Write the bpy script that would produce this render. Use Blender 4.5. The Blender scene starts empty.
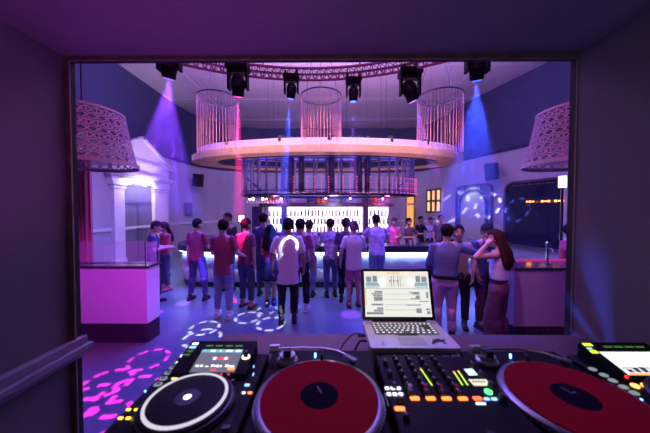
import bpy, bmesh, math, random
from mathutils import Vector, Matrix, noise
random.seed(7)
S = bpy.context.scene
COL = S.collection
PI = math.pi
F = 257.0                      # focal length in pixels of the 650 px wide frame
CAMZ = 2.0                     # lens height above the dance floor

# ---------------------------------------------------------------- materials
MATS = {}
def mat(name, col, rough=.5, metal=0, emit=None, es=0, noise_amt=0, nscale=8, bump=0, bscale=60, alpha=1, trans=0, spec=.5, col2=None):
    if name in MATS: return MATS[name]
    m = bpy.data.materials.new(name); m.use_nodes = True
    nt = m.node_tree; b = nt.nodes['Principled BSDF']
    c = (*col, 1)
    b.inputs['Base Color'].default_value = c
    b.inputs['Roughness'].default_value = rough
    b.inputs['Metallic'].default_value = metal
    b.inputs['Specular IOR Level'].default_value = spec
    b.inputs['Alpha'].default_value = alpha
    b.inputs['Transmission Weight'].default_value = trans
    if emit:
        b.inputs['Emission Color'].default_value = (*emit, 1); b.inputs['Emission Strength'].default_value = es
    tc = nt.nodes.new('ShaderNodeTexCoord')
    if noise_amt or col2:
        n = nt.nodes.new('ShaderNodeTexNoise'); n.inputs['Scale'].default_value = nscale; n.inputs['Detail'].default_value = 4
        nt.links.new(tc.outputs['Object'], n.inputs['Vector'])
        r = nt.nodes.new('ShaderNodeValToRGB')
        k = 1-noise_amt
        r.color_ramp.elements[0].color = (col[0]*k, col[1]*k, col[2]*k, 1) if not col2 else (*col2, 1)
        r.color_ramp.elements[1].color = c
        r.color_ramp.elements[0].position = .38; r.color_ramp.elements[1].position = .62
        nt.links.new(n.outputs['Fac'], r.inputs['Fac']); nt.links.new(r.outputs['Color'], b.inputs['Base Color'])
    if bump:
        n2 = nt.nodes.new('ShaderNodeTexNoise'); n2.inputs['Scale'].default_value = bscale
        nt.links.new(tc.outputs['Object'], n2.inputs['Vector'])
        bp = nt.nodes.new('ShaderNodeBump'); bp.inputs['Strength'].default_value = bump; bp.inputs['Distance'].default_value = .01
        nt.links.new(n2.outputs['Fac'], bp.inputs['Height']); nt.links.new(bp.outputs['Normal'], b.inputs['Normal'])
    MATS[name] = m
    return m
def glow(name, col, s): return mat(name, (.02,.02,.02), .5, 0, col, s)

# ---------------------------------------------------------------- mesh builder
class MB:
    def __init__(s): s.v = []; s.f = []; s.mi = []; s.cur = 0
    def add(s, vs, fs):
        o = len(s.v); s.v += [tuple(v) for v in vs]
        for f in fs: s.f.append(tuple(i+o for i in f)); s.mi.append(s.cur)
        return s
    def box(s, c, d, rz=0, R=None):
        M = R if R is not None else Matrix.Rotation(rz, 3, 'Z')
        vs = [Vector(c) + M @ Vector((x*d[0]/2, y*d[1]/2, z*d[2]/2)) for z in (-1,1) for y in (-1,1) for x in (-1,1)]
        return s.add(vs, [(0,2,3,1),(4,5,7,6),(0,1,5,4),(2,6,7,3),(0,4,6,2),(1,3,7,5)])
    def b2(s, x0,x1,y0,y1,z0,z1): return s.box(((x0+x1)/2,(y0+y1)/2,(z0+z1)/2),(abs(x1-x0),abs(y1-y0),abs(z1-z0)))
    def cyl(s, p0, p1, r0, r1=None, n=16, cap=True):
        p0 = Vector(p0); p1 = Vector(p1); r1 = r0 if r1 is None else r1
        d = (p1-p0).normalized(); a = d.orthogonal().normalized(); b = d.cross(a)
        vs = []
        for p, r in ((p0,r0),(p1,r1)):
            for i in range(n):
                t = 2*PI*i/n; vs.append(p + (a*math.cos(t)+b*math.sin(t))*r)
        fs = [(i,(i+1)%n,n+(i+1)%n,n+i) for i in range(n)]
        if cap: fs += [tuple(range(n-1,-1,-1)), tuple(range(n,2*n))]
        return s.add(vs, fs)
    def tube(s, pts, r, n=8, closed=False):
        pts = [Vector(p) for p in pts]; m = len(pts); vs = []; a = None
        for i, p in enumerate(pts):
            if closed: d = pts[(i+1)%m]-pts[i-1]
            else: d = pts[min(i+1,m-1)]-pts[max(i-1,0)]
            d.normalize()
            a = d.orthogonal().normalized() if a is None else (a - d*a.dot(d)).normalized()
            b = d.cross(a); rr = r[i] if isinstance(r,(list,tuple)) else r
            vs += [p + (a*math.cos(2*PI*k/n)+b*math.sin(2*PI*k/n))*rr for k in range(n)]
        fs = []
        for i in range(m if closed else m-1):
            j = (i+1)%m
            fs += [(i*n+k, i*n+(k+1)%n, j*n+(k+1)%n, j*n+k) for k in range(n)]
        if not closed: fs += [tuple(range(n-1,-1,-1)), tuple(range((m-1)*n, m*n))]
        return s.add(vs, fs)
    def lathe(s, prof, c=(0,0,0), n=32, M=None, sx=1, sy=1, closed=False):
        c = Vector(c); vs = []
        for r, z in prof:
            for k in range(n):
                t = 2*PI*k/n; q = Vector((r*math.cos(t)*sx, r*math.sin(t)*sy, z))
                vs.append(c + (M @ q if M is not None else q))
        m = len(prof)
        fs = [(i*n+k, i*n+(k+1)%n, ((i+1)%m)*n+(k+1)%n, ((i+1)%m)*n+k) for i in range(m if closed else m-1) for k in range(n)]
        if not closed:
            if prof[0][0] > 1e-6: fs.append(tuple(range(n-1,-1,-1)))
            if prof[-1][0] > 1e-6: fs.append(tuple(range((m-1)*n, m*n)))
        return s.add(vs, fs)
    def ell(s, c, r, n=14, M=None):
        r = (r,r,r) if not isinstance(r,(tuple,list)) else r
        c = Vector(c); vs = []; m = n//2
        for i in range(1,m):
            ph = PI*i/m
            for k in range(n):
                t = 2*PI*k/n; q = Vector((r[0]*math.sin(ph)*math.cos(t), r[1]*math.sin(ph)*math.sin(t), -r[2]*math.cos(ph)))
                vs.append(c + (M @ q if M is not None else q))
        for z in (-1,1):
            q = Vector((0,0,z*r[2])); vs.append(c + (M @ q if M is not None else q))
        L = (m-1)*n
        fs = [(i*n+k, i*n+(k+1)%n, (i+1)*n+(k+1)%n, (i+1)*n+k) for i in range(m-2) for k in range(n)]
        fs += [(L,(k+1)%n,k) for k in range(n)] + [(L+1,(m-2)*n+k,(m-2)*n+(k+1)%n) for k in range(n)]
        return s.add(vs, fs)
    def cap(s, p0, p1, r0, r1=None, n=14):
        r1 = r0 if r1 is None else r1
        s.ell(p0, r0, n); s.ell(p1, r1, n)
        if (Vector(p1)-Vector(p0)).length > 1e-5: s.cyl(p0, p1, r0, r1, n)
        return s
    def prism(s, poly, z0, z1, M=None, c=(0,0,0)):
        n = len(poly); c = Vector(c)
        vs = [Vector((x,y,z)) for z in (z0,z1) for x,y in poly]
        if M is not None: vs = [M @ v for v in vs]
        vs = [v+c for v in vs]
        fs = [tuple(range(n-1,-1,-1)), tuple(range(n,2*n))] + [(i,(i+1)%n,n+(i+1)%n,n+i) for i in range(n)]
        return s.add(vs, fs)
    def build(s, name, m=None, parent=None, bevel=0, smooth=False, seg=2, kind=None, label=None, loc=None):
        me = bpy.data.meshes.new(name); me.from_pydata(s.v, [], s.f)
        ms = m if isinstance(m,(list,tuple)) else [m]
        for x in ms:
            if x: me.materials.append(x)
        if len(ms) > 1: me.polygons.foreach_set('material_index', s.mi)
        bm = bmesh.new(); bm.from_mesh(me); bmesh.ops.recalc_face_normals(bm, faces=bm.faces); bm.to_mesh(me); bm.free()
        if smooth:
            me.polygons.foreach_set('use_smooth', [True]*len(me.polygons))
            try: me.set_sharp_from_angle(angle=math.radians(40))
            except Exception: pass
        me.update()
        o = bpy.data.objects.new(name, me); COL.objects.link(o)
        if parent: o.parent = parent
        if loc: o.location = loc
        if bevel:
            b = o.modifiers.new('bevel','BEVEL'); b.width = bevel; b.segments = seg; b.limit_method = 'ANGLE'
        if kind: o['kind'] = kind
        if label: o['label'] = label
        return o
def tag(o, label, cat, group=None, kind=None):
    o['label'] = label; o['category'] = cat
    if group: o['group'] = group
    if kind: o['kind'] = kind
    return o
def thing(name, label, cat, loc=(0,0,0), rz=0, group=None):
    o = bpy.data.objects.new(name, None); COL.objects.link(o); o.location = loc; o.rotation_euler = (0,0,rz)
    o.empty_display_size = .05
    return tag(o, label, cat, group)
def dup(o, loc=None, rz=None, label=None, parent=None, group=None):
    c = o.copy(); COL.objects.link(c)
    if parent: c.parent = parent
    if loc is not None: c.location = loc
    if rz is not None: c.rotation_euler = (0,0,rz)
    if label: c['label'] = label
    if group: c['group'] = group
    for ch in [x for x in bpy.data.objects if x.parent == o]: dup(ch, parent=c)
    return c
def rrect(w, h, r, n=6, cx=0, cy=0):
    pts = []
    for sx, sy, a0 in ((1,1,0),(-1,1,90),(-1,-1,180),(1,-1,270)):
        for i in range(n+1):
            a = math.radians(a0+90*i/n); pts.append((cx+sx*(w/2-r)+r*math.cos(a), cy+sy*(h/2-r)+r*math.sin(a)))
    return pts
def ring_prism(mb, outer, inner, z0, z1, M=None, c=(0,0,0)):
    n = len(outer); c = Vector(c)
    vs = [Vector((x,y,z)) for z in (z0,z1) for P in (outer,inner) for x,y in P]
    if M is not None: vs = [M @ v for v in vs]
    vs = [v+c for v in vs]; fs = []
    for i in range(n):
        j = (i+1)%n
        fs += [(i,j,n+j,n+i),(2*n+i,3*n+i,3*n+j,2*n+j),(i,2*n+i,2*n+j,j),(n+i,n+j,3*n+j,3*n+i)]
    return mb.add(vs, fs)

# ---------------------------------------------------------------- palette
wall_light = mat('pale_wall_paint', (.48,.45,.52), .6, noise_amt=.06, nscale=3, bump=.1)
wall_dark = mat('navy_wall_paint', (.045,.05,.12), .6, noise_amt=.1, nscale=2)
ceil_m = mat('ceiling_plaster', (.55,.5,.56), .7, noise_amt=.05, nscale=2)
white_trim = mat('white_trim', (.75,.73,.78), .4)
booth_wall = mat('booth_wall_fabric', (.19,.165,.175), .8, noise_amt=.06, nscale=120, bump=.3, bscale=400)
booth_ceil = mat('booth_ceiling_paint', (.22,.19,.22), .7, noise_amt=.06, nscale=20, bump=.1)
wood = mat('opening_wood', (.30,.20,.15), .5, noise_amt=.3, nscale=20)
black = mat('black_plastic', (.006,.006,.008), .5, spec=.1, noise_amt=.2, nscale=40)
blackmatte = mat('black_matte', (.01,.01,.012), .7)
blackmetal = mat('black_metal', (.02,.02,.025), .4, metal=.4, noise_amt=.2, nscale=30)
chrome = mat('chrome', (.7,.7,.72), .15, metal=1)
silver = mat('brushed_silver', (.55,.55,.57), .35, metal=.7, noise_amt=.05, nscale=50)
brass = mat('brass', (.78,.56,.42), .35, metal=.5, noise_amt=.1, nscale=10)
# ================================================================ people
DG = None
def ev_mesh(o):
    dg = bpy.context.evaluated_depsgraph_get(); return bpy.data.meshes.new_from_object(o.evaluated_get(dg))
skin_m = {k: mat('skin_'+k, c, .5, noise_amt=.05, nscale=30) for k,c in (('fair',(.62,.38,.30)),('tan',(.45,.26,.18)),('warm',(.55,.32,.25)))}
hair_m = {k: mat('hair_'+k, c, .8, noise_amt=.4, nscale=60, bump=.5, bscale=120, spec=.12) for k,c in (('black',(.012,.009,.010)),('brown',(.018,.010,.008)),('auburn',(.055,.018,.012)),('sandy',(.06,.035,.022)))}
eye_m = mat('eye_dark',(.02,.015,.012),.2); lip_m = mat('lips',(.40,.14,.13),.5); brow_m = mat('brow',(.03,.02,.015),.6)
def remesh(mb, vox, name, it=3, fac=.5):
    o = mb.build(name, None)
    r = o.modifiers.new('r','REMESH'); r.mode = 'VOXEL'; r.voxel_size = vox; r.use_smooth_shade = True
    s = o.modifiers.new('s','SMOOTH'); s.iterations = it; s.factor = fac
    me = ev_mesh(o); old = o.data; o.modifiers.clear(); o.data = me; bpy.data.meshes.remove(old); return o
def seg_t(p, a, b):
    ab = b-a; t = max(0,min(1,(p-a).dot(ab)/max(1e-9,ab.length_squared))); return t, (p-(a+ab*t)).length

def person(label, px, feet_y, head, H=1.76, skin='warm', hair='brown', hairstyle='short', top=None, sleeve=.75, hem=.47, bottom=None, legs_to=.93, flare=0, skirt=None,
           shoes=None, armL=None, armR=None, legs=((-.10,0),(.10,.02)), lean=(0,0), headturn=(0,0), bulk=1.0, vox=.013, X=None, D=None, hip=(0,0), face=False, topoff=.008, strap=False, crop=None, beard=False, cap=None, tw=.06):
    """px: picture column, D from the feet row; head: heading in degrees (0 looks away from the booth, 180 towards it).
    arms: (upper arm direction, forearm direction) in body axes, x to the person's right, y ahead, z up."""
    if D is None: D = CAMZ*F/(feet_y-210)
    if X is None: X = (px-327)*D/F
    V = Vector; k = H/1.76
    pel = V((hip[0],hip[1],.93*k)); ln = V((lean[0],lean[1],0))
    waist = pel + V((0,0,.16*k)) + ln*.35; chest = pel + V((0,0,.38*k)) + ln*.8; nb = pel + V((0,0,.555*k)) + ln
    hy, hp = math.radians(headturn[0]), math.radians(headturn[1])
    HR = Matrix.Rotation(-hy,3,'Z') @ Matrix.Rotation(-hp,3,'X')
    neckT = nb + V((0,.015,.07*k)) + ln*.1
    hc = neckT + HR @ V((0,.02,.095*k))
    b = bulk; J = {}
    for s, nm, arm in ((-1,'L',armL),(1,'R',armR)):
        sh = nb + V((s*.163*k*b,-.005,-.055*k)); u, f = arm or ((s*.12,0,-1),(s*.04,.12,-1))
        u = V(u).normalized(); f = V(f).normalized(); el = sh+u*.285*k; wr = el+f*.25*k; J[nm] = (sh,el,wr,f,u)
    for s, nm, (fx,fy) in ((-1,'L',legs[0]),(1,'R',legs[1])):
        h_ = pel + V((s*.085*k,0,-.03*k)); an = V((fx,fy,.085*k)); kn = (h_+an)/2 + V((s*.005,.035,0)) + V((0,0,.03*k)); J['leg'+nm] = (h_,kn,an)
    mb = MB()
    mb.ell(pel,(.148*k*b,.108*k*b,.13*k)); mb.ell(waist,(.130*k*b,.092*k*b,.17*k)); mb.ell(chest,(.152*k*b,.104*k*b,.19*k)); 
    mb.ell(pel+V((0,-.028*k,-.03*k)),(.125*k*b,.085*k*b,.10*k))
    mb.cap(nb+V((-.11*k*b,0,-.05*k)),nb+V((.11*k*b,0,-.05*k)),.062*k); mb.cap(nb+V((0,-.01,-.03)),neckT+V((0,.0,.03)),.058*k,.052*k)
    mb.cap(nb+V((-.14*k*b,0,-.065*k)),nb+V((0,0,.0)),.040*k,.052*k); mb.cap(nb+V((.14*k*b,0,-.065*k)),nb+V((0,0,.0)),.040*k,.052*k)
    # head
    mb.ell(hc+HR@V((0,-.012,.025*k)),(.077*k,.095*k,.095*k),M=HR); mb.ell(hc+HR@V((0,.030,-.045*k)),(.058*k,.062*k,.072*k),M=HR)
    mb.ell(hc+HR@V((0,.07,-.095*k)),(.026*k,.022*k,.02*k),M=HR)
    mb.cap(hc+HR@V((0,.088,.01)),hc+HR@V((0,.108,-.028)),.010,.016)
    for s in (-1,1): mb.ell(hc+HR@V((s*.079*k,-.005,-.01)),(.012,.022,.034),M=HR); mb.ell(hc+HR@V((s*.035,.07,-.03)),(.028,.022,.022),M=HR)
    for nm in 'LR':
        sh, el, wr, f, u = J[nm]; mb.cap(sh,el,.047*k*b,.039*k); mb.cap(el,wr,.042*k,.029*k); mb.ell(sh,(.052*k*b,.054*k,.054*k))
        h_, kn, an = J['leg'+nm]; mb.cap(h_,kn,.088*k*b,.060*k); mb.cap(kn,an,.058*k,.040*k); mb.ell(kn+(an-kn)*.28+V((0,-.018,0)),(.052*k,.056*k,.11*k))
        mb.cap(an+V((0,-.03,-.03)),an+V((0,.11,-.045*k)),.036,.026)
        # palm
        n = u.cross(f); n = (f.orthogonal() if n.length < .15 else n).normalized()
        s = -1 if nm == 'L' else 1
        side = V((-s*1.0,.25,0)); side = (side - f*side.dot(f)); 
        if side.length < .2: side = V((0,1,.3)) - f*V((0,1,.3)).dot(f)
        # thumb side faces ahead for hanging arms
        thumb = V((0,1,0)) - f*f.y
        if thumb.length < .45: thumb = V((-s,0,.3)) - f*V((-s,0,.3)).dot(f)
        thumb.normalize(); pn = f.cross(thumb)*(-s)     # palm normal
        pn.normalize()
        J['h'+nm] = (wr,f,thumb,pn)
        for q in (-1,0,1): mb.cap(wr, wr+f*.085*k+thumb*q*.024*k, .024, .017)
    o = remesh(mb, vox, 'person'); me = o.data
    # fingers (rooted inside the palm)
    fb = MB()
    for nm in 'LR':
        wr,f,th,pn = J['h'+nm]
        for i,(off,l) in enumerate(((.030,.072),(.011,.082),(-.009,.076),(-.028,.060))):
            p0 = wr+f*.072*k+th*off*k; d1 = (f+pn*.25).normalized(); p1 = p0+d1*l*.55; d2 = (f+pn*1.0).normalized(); p2 = p1+d2*l*.5
            fb.cyl(p0,p1,.0095,.009,8); fb.ell(p1,.009,8); fb.cyl(p1,p2,.009,.0075,8); fb.ell(p2,.0075,8)
        p0 = wr+f*.025+th*.02; p1 = p0+(f*.55+th*.75).normalized()*.045; p2 = p1+(f*.9+th*.25+pn*.3).normalized()*.035
        fb.cyl(p0,p1,.012,.0105,8); fb.ell(p1,.0105,8); fb.cyl(p1,p2,.0105,.0085,8); fb.ell(p2,.0085,8)
    bv = [tuple(v.co) for v in me.vertices]; bf = [tuple(p.vertices) for p in me.polygons]; nb_v = len(bv)
    body = MB(); body.v = bv; body.f = bf; body.mi = [0]*len(bf); body.add(fb.v, fb.f)
    bo = body.build('person', skin_m[skin], smooth=True); 
    # vertex normals of the body for the clothing
    nrm = [v.normal.copy() for v in me.vertices]; co = [v.co.copy() for v in me.vertices]
    bones = [('head',hc+V((0,0,.04)),hc-V((0,0,.05)),.095*k),('neck',nb+V((0,0,.0)),neckT+V((0,0,.02)),.052*k),('torso',pel+V((0,0,-.05*k)),chest+V((0,0,.05*k)),.135*k*b),('torso',nb+V((-.12*k*b,0,-.06*k)),nb+V((.12*k*b,0,-.06*k)),.065*k)]
    for nm in 'LR':
        sh,el,wr,f,u = J[nm]; h_,kn,an = J['leg'+nm]
        bones += [('u'+nm,sh,el,.045*k),('f'+nm,el,wr,.035*k),('hd'+nm,wr+f*.02,wr+f*.1,.03),('t'+nm,h_+V((0,0,-.06)),kn,.07*k),('s'+nm,kn,an,.045*k),('ft'+nm,an+V((0,-.03,-.03)),an+V((0,.11,-.045)),.035)]
    reg = []; 
    for p in co:
        best = None
        for (nm,a,c,r) in bones:
            t_, d_ = seg_t(p,a,c); d_ -= r
            if best is None or d_ < best[0]: best = (d_,nm,t_)
        reg.append((best[1],best[2]))
    bpy.data.objects.remove(o); bpy.data.meshes.remove(me)
    seed = sum(map(ord,label)) % 1000
    def cloth(name, m, sel, off, amp=.004, par=bo, thick=.004, smooth_it=0):
        idx = {}; cm = MB()
        for i, q in enumerate(sel):
            if q:
                p = co[i]; a = noise.noise((p*V((14,14,5)).x if False else V((p.x*14,p.y*14,p.z*5)))+V((seed,0,0)))
                b2 = noise.noise(V((p.x*30,p.y*30,p.z*22))+V((0,seed,0)))
                dd = off(i,p) if callable(off) else off
                idx[i] = len(cm.v); cm.v.append(tuple(p+nrm[i]*(dd+a*amp*1.6+b2*amp*.8)))
        for f in bf:
            if all(j in idx for j in f): cm.f.append(tuple(idx[j] for j in f)); cm.mi.append(0)
        if not cm.f: return None
        par_ = list(range(len(cm.v)))
        def fd(a_):
            while par_[a_] != a_: par_[a_] = par_[par_[a_]]; a_ = par_[a_]
            return a_
        for f in cm.f:
            r0 = fd(f[0])
            for j in f[1:]: par_[fd(j)] = r0
        cnt = {}
        for f in cm.f: r0 = fd(f[0]); cnt[r0] = cnt.get(r0,0)+1
        big = max(cnt.values()); cm.f = [f for f in cm.f if cnt[fd(f[0])] > .08*big]
        me = bpy.data.meshes.new(name); me.from_pydata(cm.v,[],cm.f)
        me.materials.append(m); me.polygons.foreach_set('use_smooth',[True]*len(me.polygons))
        c = bpy.data.objects.new(name,me); COL.objects.link(c); c.parent = par
        if smooth_it: q_ = c.modifiers.new('m','SMOOTH'); q_.iterations = smooth_it; q_.factor = .5
        s_ = c.modifiers.new('s','SOLIDIFY'); s_.thickness = thick; s_.offset = 1; return c
    zhem = pel.z + (hem-.5)*1.76; zw = pel.z+tw*k
    if top:
        def ts(i):
            nm, t_ = reg[i]; z = co[i].z
            if crop is not None:
                return nm == 'torso' and z > crop[0] and z < crop[1] and not (z > crop[1]-.07 and abs(co[i].x) > .10)
            if nm == 'torso': return z > zhem
            if nm in ('tL','tR'): return z > zhem
            if nm in ('uL','uR'): return t_ < (1.01 if sleeve > 1 else sleeve)
            if nm in ('fL','fR'): return sleeve > 1 and t_ < sleeve-1
            if nm == 'neck': return t_ < .18
            return False
        def to(i,p):
            base = topoff + (.016+max(0,.47-hem)*.16)*max(0,min(1,(pel.z+.36*k-p.z)/(.26*k)))*(reg[i][0] in ('torso','tL','tR'))
            return base + (.007 if reg[i][0] in ('uL','uR') else 0)
        if crop is not None:
            sv = MB(); N_ = 28; vs = []
            for q,rx,ry in ((0,.150,.112),(.35,.158,.118),(.7,.160,.120),(1,.140,.104)):
                z = crop[0]+(crop[1]-crop[0])*q; c0 = pel.lerp(nb, max(0,min(1,(z-pel.z)/(nb.z-pel.z))))
                vs += [(c0.x+rx*k*b*math.cos(2*PI*a/N_), c0.y-.004+ry*k*b*math.sin(2*PI*a/N_), z) for a in range(N_)]
            sv.add(vs,[(i*N_+a,i*N_+(a+1)%N_,(i+1)*N_+(a+1)%N_,(i+1)*N_+a) for i in range(3) for a in range(N_)]+[tuple(range(N_-1,-1,-1)),tuple(range(3*N_,4*N_))])
            c = remesh(sv,.0125,'crop_top',2,.5); c.data.materials.clear(); c.data.materials.append(top); c.parent = bo
            c.data.polygons.foreach_set('use_smooth',[True]*len(c.data.polygons))
        else:
            sv = MB(); o_ = topoff-.008; N_ = 28; ctr = lambda z: pel.lerp(nb, max(0,min(1,(z-pel.z)/(nb.z-pel.z))))
            secs = [(zhem,.158+o_*1.3,.122+o_*1.3),(max(zhem+.03,pel.z+.02),.155+o_,.119+o_),(max(zhem+.05,pel.z+.17*k),.148+o_*.8,.113+o_*.8),(chest.z,.164+o_*.6,.118+o_*.5),(nb.z-.10*k,.165,.105),(nb.z-.035*k,.125,.085),(nb.z+.005*k,.066,.066),(nb.z+.02*k,.05,.05)]
            vs = []
            for z,rx,ry in secs:
                c0 = ctr(z)
                vs += [(c0.x+rx*k*b*math.copysign(abs(math.cos(2*PI*a/N_))**.85,math.cos(2*PI*a/N_)), c0.y-.006+ry*k*b*math.copysign(abs(math.sin(2*PI*a/N_))**.85,math.sin(2*PI*a/N_)), z) for a in range(N_)]
            L_n = len(secs)
            sv.add(vs,[(i*N_+a,i*N_+(a+1)%N_,(i+1)*N_+(a+1)%N_,(i+1)*N_+a) for i in range(L_n-1) for a in range(N_)]+[tuple(range(N_-1,-1,-1)),tuple(range((L_n-1)*N_,L_n*N_))])
            for nm in 'LR':
                sh,el,wr,f,u = J[nm]; sv.ell(sh,(.062*k,.064*k,.062*k))
                if sleeve > 1: sv.cap(sh,el,.061*k*b,.054*k); sv.cyl(el,el+(wr-el)*min(.97,sleeve-1+.2),.054*k,.042*k,14)
                else: sv.cyl(sh,sh+(el-sh)*max(.2,sleeve),.060*k*b,(.060+o_*.8)*k,14)
            c = remesh(sv,.0125,'shirt',2,.5); c.data.materials.clear(); c.data.materials.append(top); c.parent = bo
            for v in c.data.vertices:
                p = v.co; low = max(0,min(1,(chest.z+.1-p.z)/.35))
                a_ = noise.noise(V((p.x*13,p.y*13,p.z*6+seed)))*.010+noise.noise(V((p.x*26+seed,p.y*26,p.z*17)))*.005
                v.co = p+v.normal*a_*(.45+.55*low)
            c.data.polygons.foreach_set('use_smooth',[True]*len(c.data.polygons))
    if bottom:
        def bs(i):
            nm, t_ = reg[i]; z = co[i].z
            if nm == 'torso': return z < zw
            if nm in ('tL','tR'): return True if legs_to >= .5 else t_ < legs_to*2
            if nm in ('sL','sR'): return t_ < (legs_to-.5)*2.0
            return False
        def bo_(i,p): return .010 + flare*max(0,(pel.z-.1-p.z))*.10 + (.004 if reg[i][0][0]=='s' else 0)
        if legs_to <= .55:
            sv = MB(); sv.ell(pel+V((0,-.006,-.02)),(.148*k*b,.110*k*b,.12*k))
            for nm in 'LR': h_,kn,an = J['leg'+nm]; sv.ell(h_-V((0,0,.04)),.090*k*b); sv.cyl(h_-V((0,0,.04)),h_+(kn-h_)*.95,.090*k*b,.080*k,16)
            c = remesh(sv,.0125,'shorts',2,.5); c.data.materials.clear(); c.data.materials.append(bottom); c.parent = bo
            c.data.polygons.foreach_set('use_smooth',[True]*len(c.data.polygons))
        else: cloth('trousers' if legs_to > .7 else ('shorts' if not skirt else 'skirt'), bottom, [bs(i) for i in range(len(co))], bo_, amp=.007, smooth_it=3)
    if skirt:
        sk = MB(); z0 = pel.z+.07*k; z1 = pel.z-.36*k; n_ = 40; pr = []
        for i in range(10):
            q = i/9; z = z0+(z1-z0)*q; r = .150*k*b+.035*min(1,q*2.5)+.02*q; pr.append((r,z))
        vs = []
        for r,z in pr:
            for a in range(n_):
                t_ = 2*PI*a/n_; rr = r*(1+.03*math.sin(a*1.9)*(z0-z)/(z0-z1)); vs.append((pel.x+rr*math.cos(t_), pel.y+rr*.80*math.sin(t_)-.01, z))
        sk.add(vs,[(i*n_+a,i*n_+(a+1)%n_,(i+1)*n_+(a+1)%n_,(i+1)*n_+a) for i in range(9) for a in range(n_)])
        c = sk.build('skirt', skirt if not isinstance(skirt,str) else top, bo, smooth=True); s_ = c.modifiers.new('s','SOLIDIFY'); s_.thickness=.005
    # shoes
    if shoes:
        for nm in 'LR':
            an = J['leg'+nm][2]; sb2 = MB(); fx, fy = an.x, an.y; az = an.z
            sb2.cap(V((fx,fy-.045,az-.03)),V((fx,fy+.12,az-.048)),.045,.036); sb2.cap(V((fx,fy-.02,az-.02)),V((fx,fy-.01,az+.03)),.046,.046)
            sh_ = sb2.build('shoe', shoes, bo, smooth=True)
            so_ = MB(); so_.prism([(fx+x,fy+y) for x,y in rrect(.088,.27,.04,4,0,.03)],max(0,az-.085),max(0,az-.085)+.022); so_.build('sole', mat('sole_white',(.7,.7,.75),.5) if shoes.name.startswith('shoe_white') else blackmatte, sh_)
    # belt
    # hair
    inv = HR.transposed()
    def hs(i):
        if reg[i][0] not in ('head','neck'): return False
        q = inv @ (co[i]-hc); x,y,z = q.x/k,q.y/k,q.z/k
        if cap: return z > .045 - .0*y
        if z > .045 and y < .062: return True
        if z > .075: return True
        if y < .0 and z > -.055: 
            return not (abs(x) > .068 and y > -.03 and z < .02)
        return y < .03 and z > .015
    c = cloth('hair' if not cap else 'cap', hair_m[hair] if not cap else cap, [hs(i) for i in range(len(co))], lambda i,p: .010+.010*max(0,(inv@(p-hc)).z)/.1, amp=.006, thick=.010)
    if hairstyle == 'long':
        hb = MB()
        hb.ell(hc+HR@V((0,-.02,.03)),(.093,.105,.10),M=HR)
        for s in (-1,-.6,-.2,.2,.6,1):
            p0 = hc+HR@V((s*.075,-.045-.04*(1-abs(s)),.03)); p1 = nb+V((s*.105,-.085-.02*(1-abs(s)),-.02)); p2 = nb+V((s*.12,-.115,-.16)); p3 = nb+V((s*.09,-.115,-.27+.04*abs(s)))
            hb.cap(p0,p1,.040,.045); hb.cap(p1,p2,.045,.036); hb.cap(p2,p3,.036,.015)
        ho = remesh(hb,.014,'long_hair',2); ho.data.materials.clear(); ho.data.materials.append(hair_m[hair]); ho.parent = bo
        ho.data.polygons.foreach_set('use_smooth',[True]*len(ho.data.polygons))
    if beard:
        cloth('beard', hair_m[hair], [reg[i][0]=='head' and (inv@(co[i]-hc)).z < -.055 and (inv@(co[i]-hc)).y > .02 for i in range(len(co))], .006, amp=.003, thick=.004)
    for s in (-1,1):
        MB().ell(hc+HR@V((s*.031,.0915,.012)),(.0125,.008,.007),10,M=HR).build('eye', eye_m, bo)
        MB().cap(hc+HR@V((s*.018,.097,.030)),hc+HR@V((s*.046,.086,.030)),.0045,n=8).build('eyebrow', brow_m, bo)
    MB().ell(hc+HR@V((0,.098,-.058)),(.024,.010,.0075),10,M=HR).build('mouth', lip_m, bo)
    if strap:
        for s in (-1,1):
            MB().tube([nb+V((s*.085,.11,-.17)),nb+V((s*.09,.05,.0)),nb+V((s*.085,-.055,.005)),nb+V((s*.075,-.125,-.14))],.009,6).build('shoulder_strap', top, bo)
    bo.location = (X,D,0); bo.rotation_euler = (0,0,math.radians(-head)); tag(bo, label, 'person')
    return bo, J, nb, pel
def C(n,c,r=.75,**kw): return mat(n,c,r,**kw)
maroon = C('cloth_maroon',(.30,.05,.10)); navyc = C('cloth_navy',(.03,.035,.09)); denim = C('denim_dark',(.05,.07,.16),noise_amt=.2,nscale=30); denimL = C('denim_light',(.28,.34,.55),noise_amt=.2,nscale=20)
whitec = C('cloth_white',(.78,.76,.80)); blackc = C('cloth_black',(.015,.015,.022)); pinkc = C('cloth_pink_pale',(.75,.60,.72)); purplec = C('cloth_plum',(.22,.07,.16))
patt = C('cloth_patterned',(.75,.70,.85),col2=(.22,.18,.42),nscale=16); blueshirt = C('cloth_steel_blue',(.11,.14,.30)); chino = C('chino_pink',(.62,.42,.52)); olive = C('cloth_olive',(.28,.20,.12))
plum_tr = C('trousers_dark_plum',(.11,.045,.08)); redtop = C('cloth_red',(.45,.05,.12)); slateT = C('cloth_slate',(.13,.13,.24))
shB = mat('shoe_black',(.02,.02,.025),.4); shW = mat('shoe_white',(.8,.8,.85),.4); shR = mat('shoe_red',(.5,.12,.18),.5)
def hold(s): return ((s*.12,.15,-1),(-s*.35,1,.25))
HOLD_L, HOLD_R = ((-.12,.15,-1),(.45,1,.15)), ((.12,.15,-1),(-.45,1,.15))
def hang(s,f=.1): return ((s*.16,-.02,-1),(s*.06,f,-1))

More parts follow.
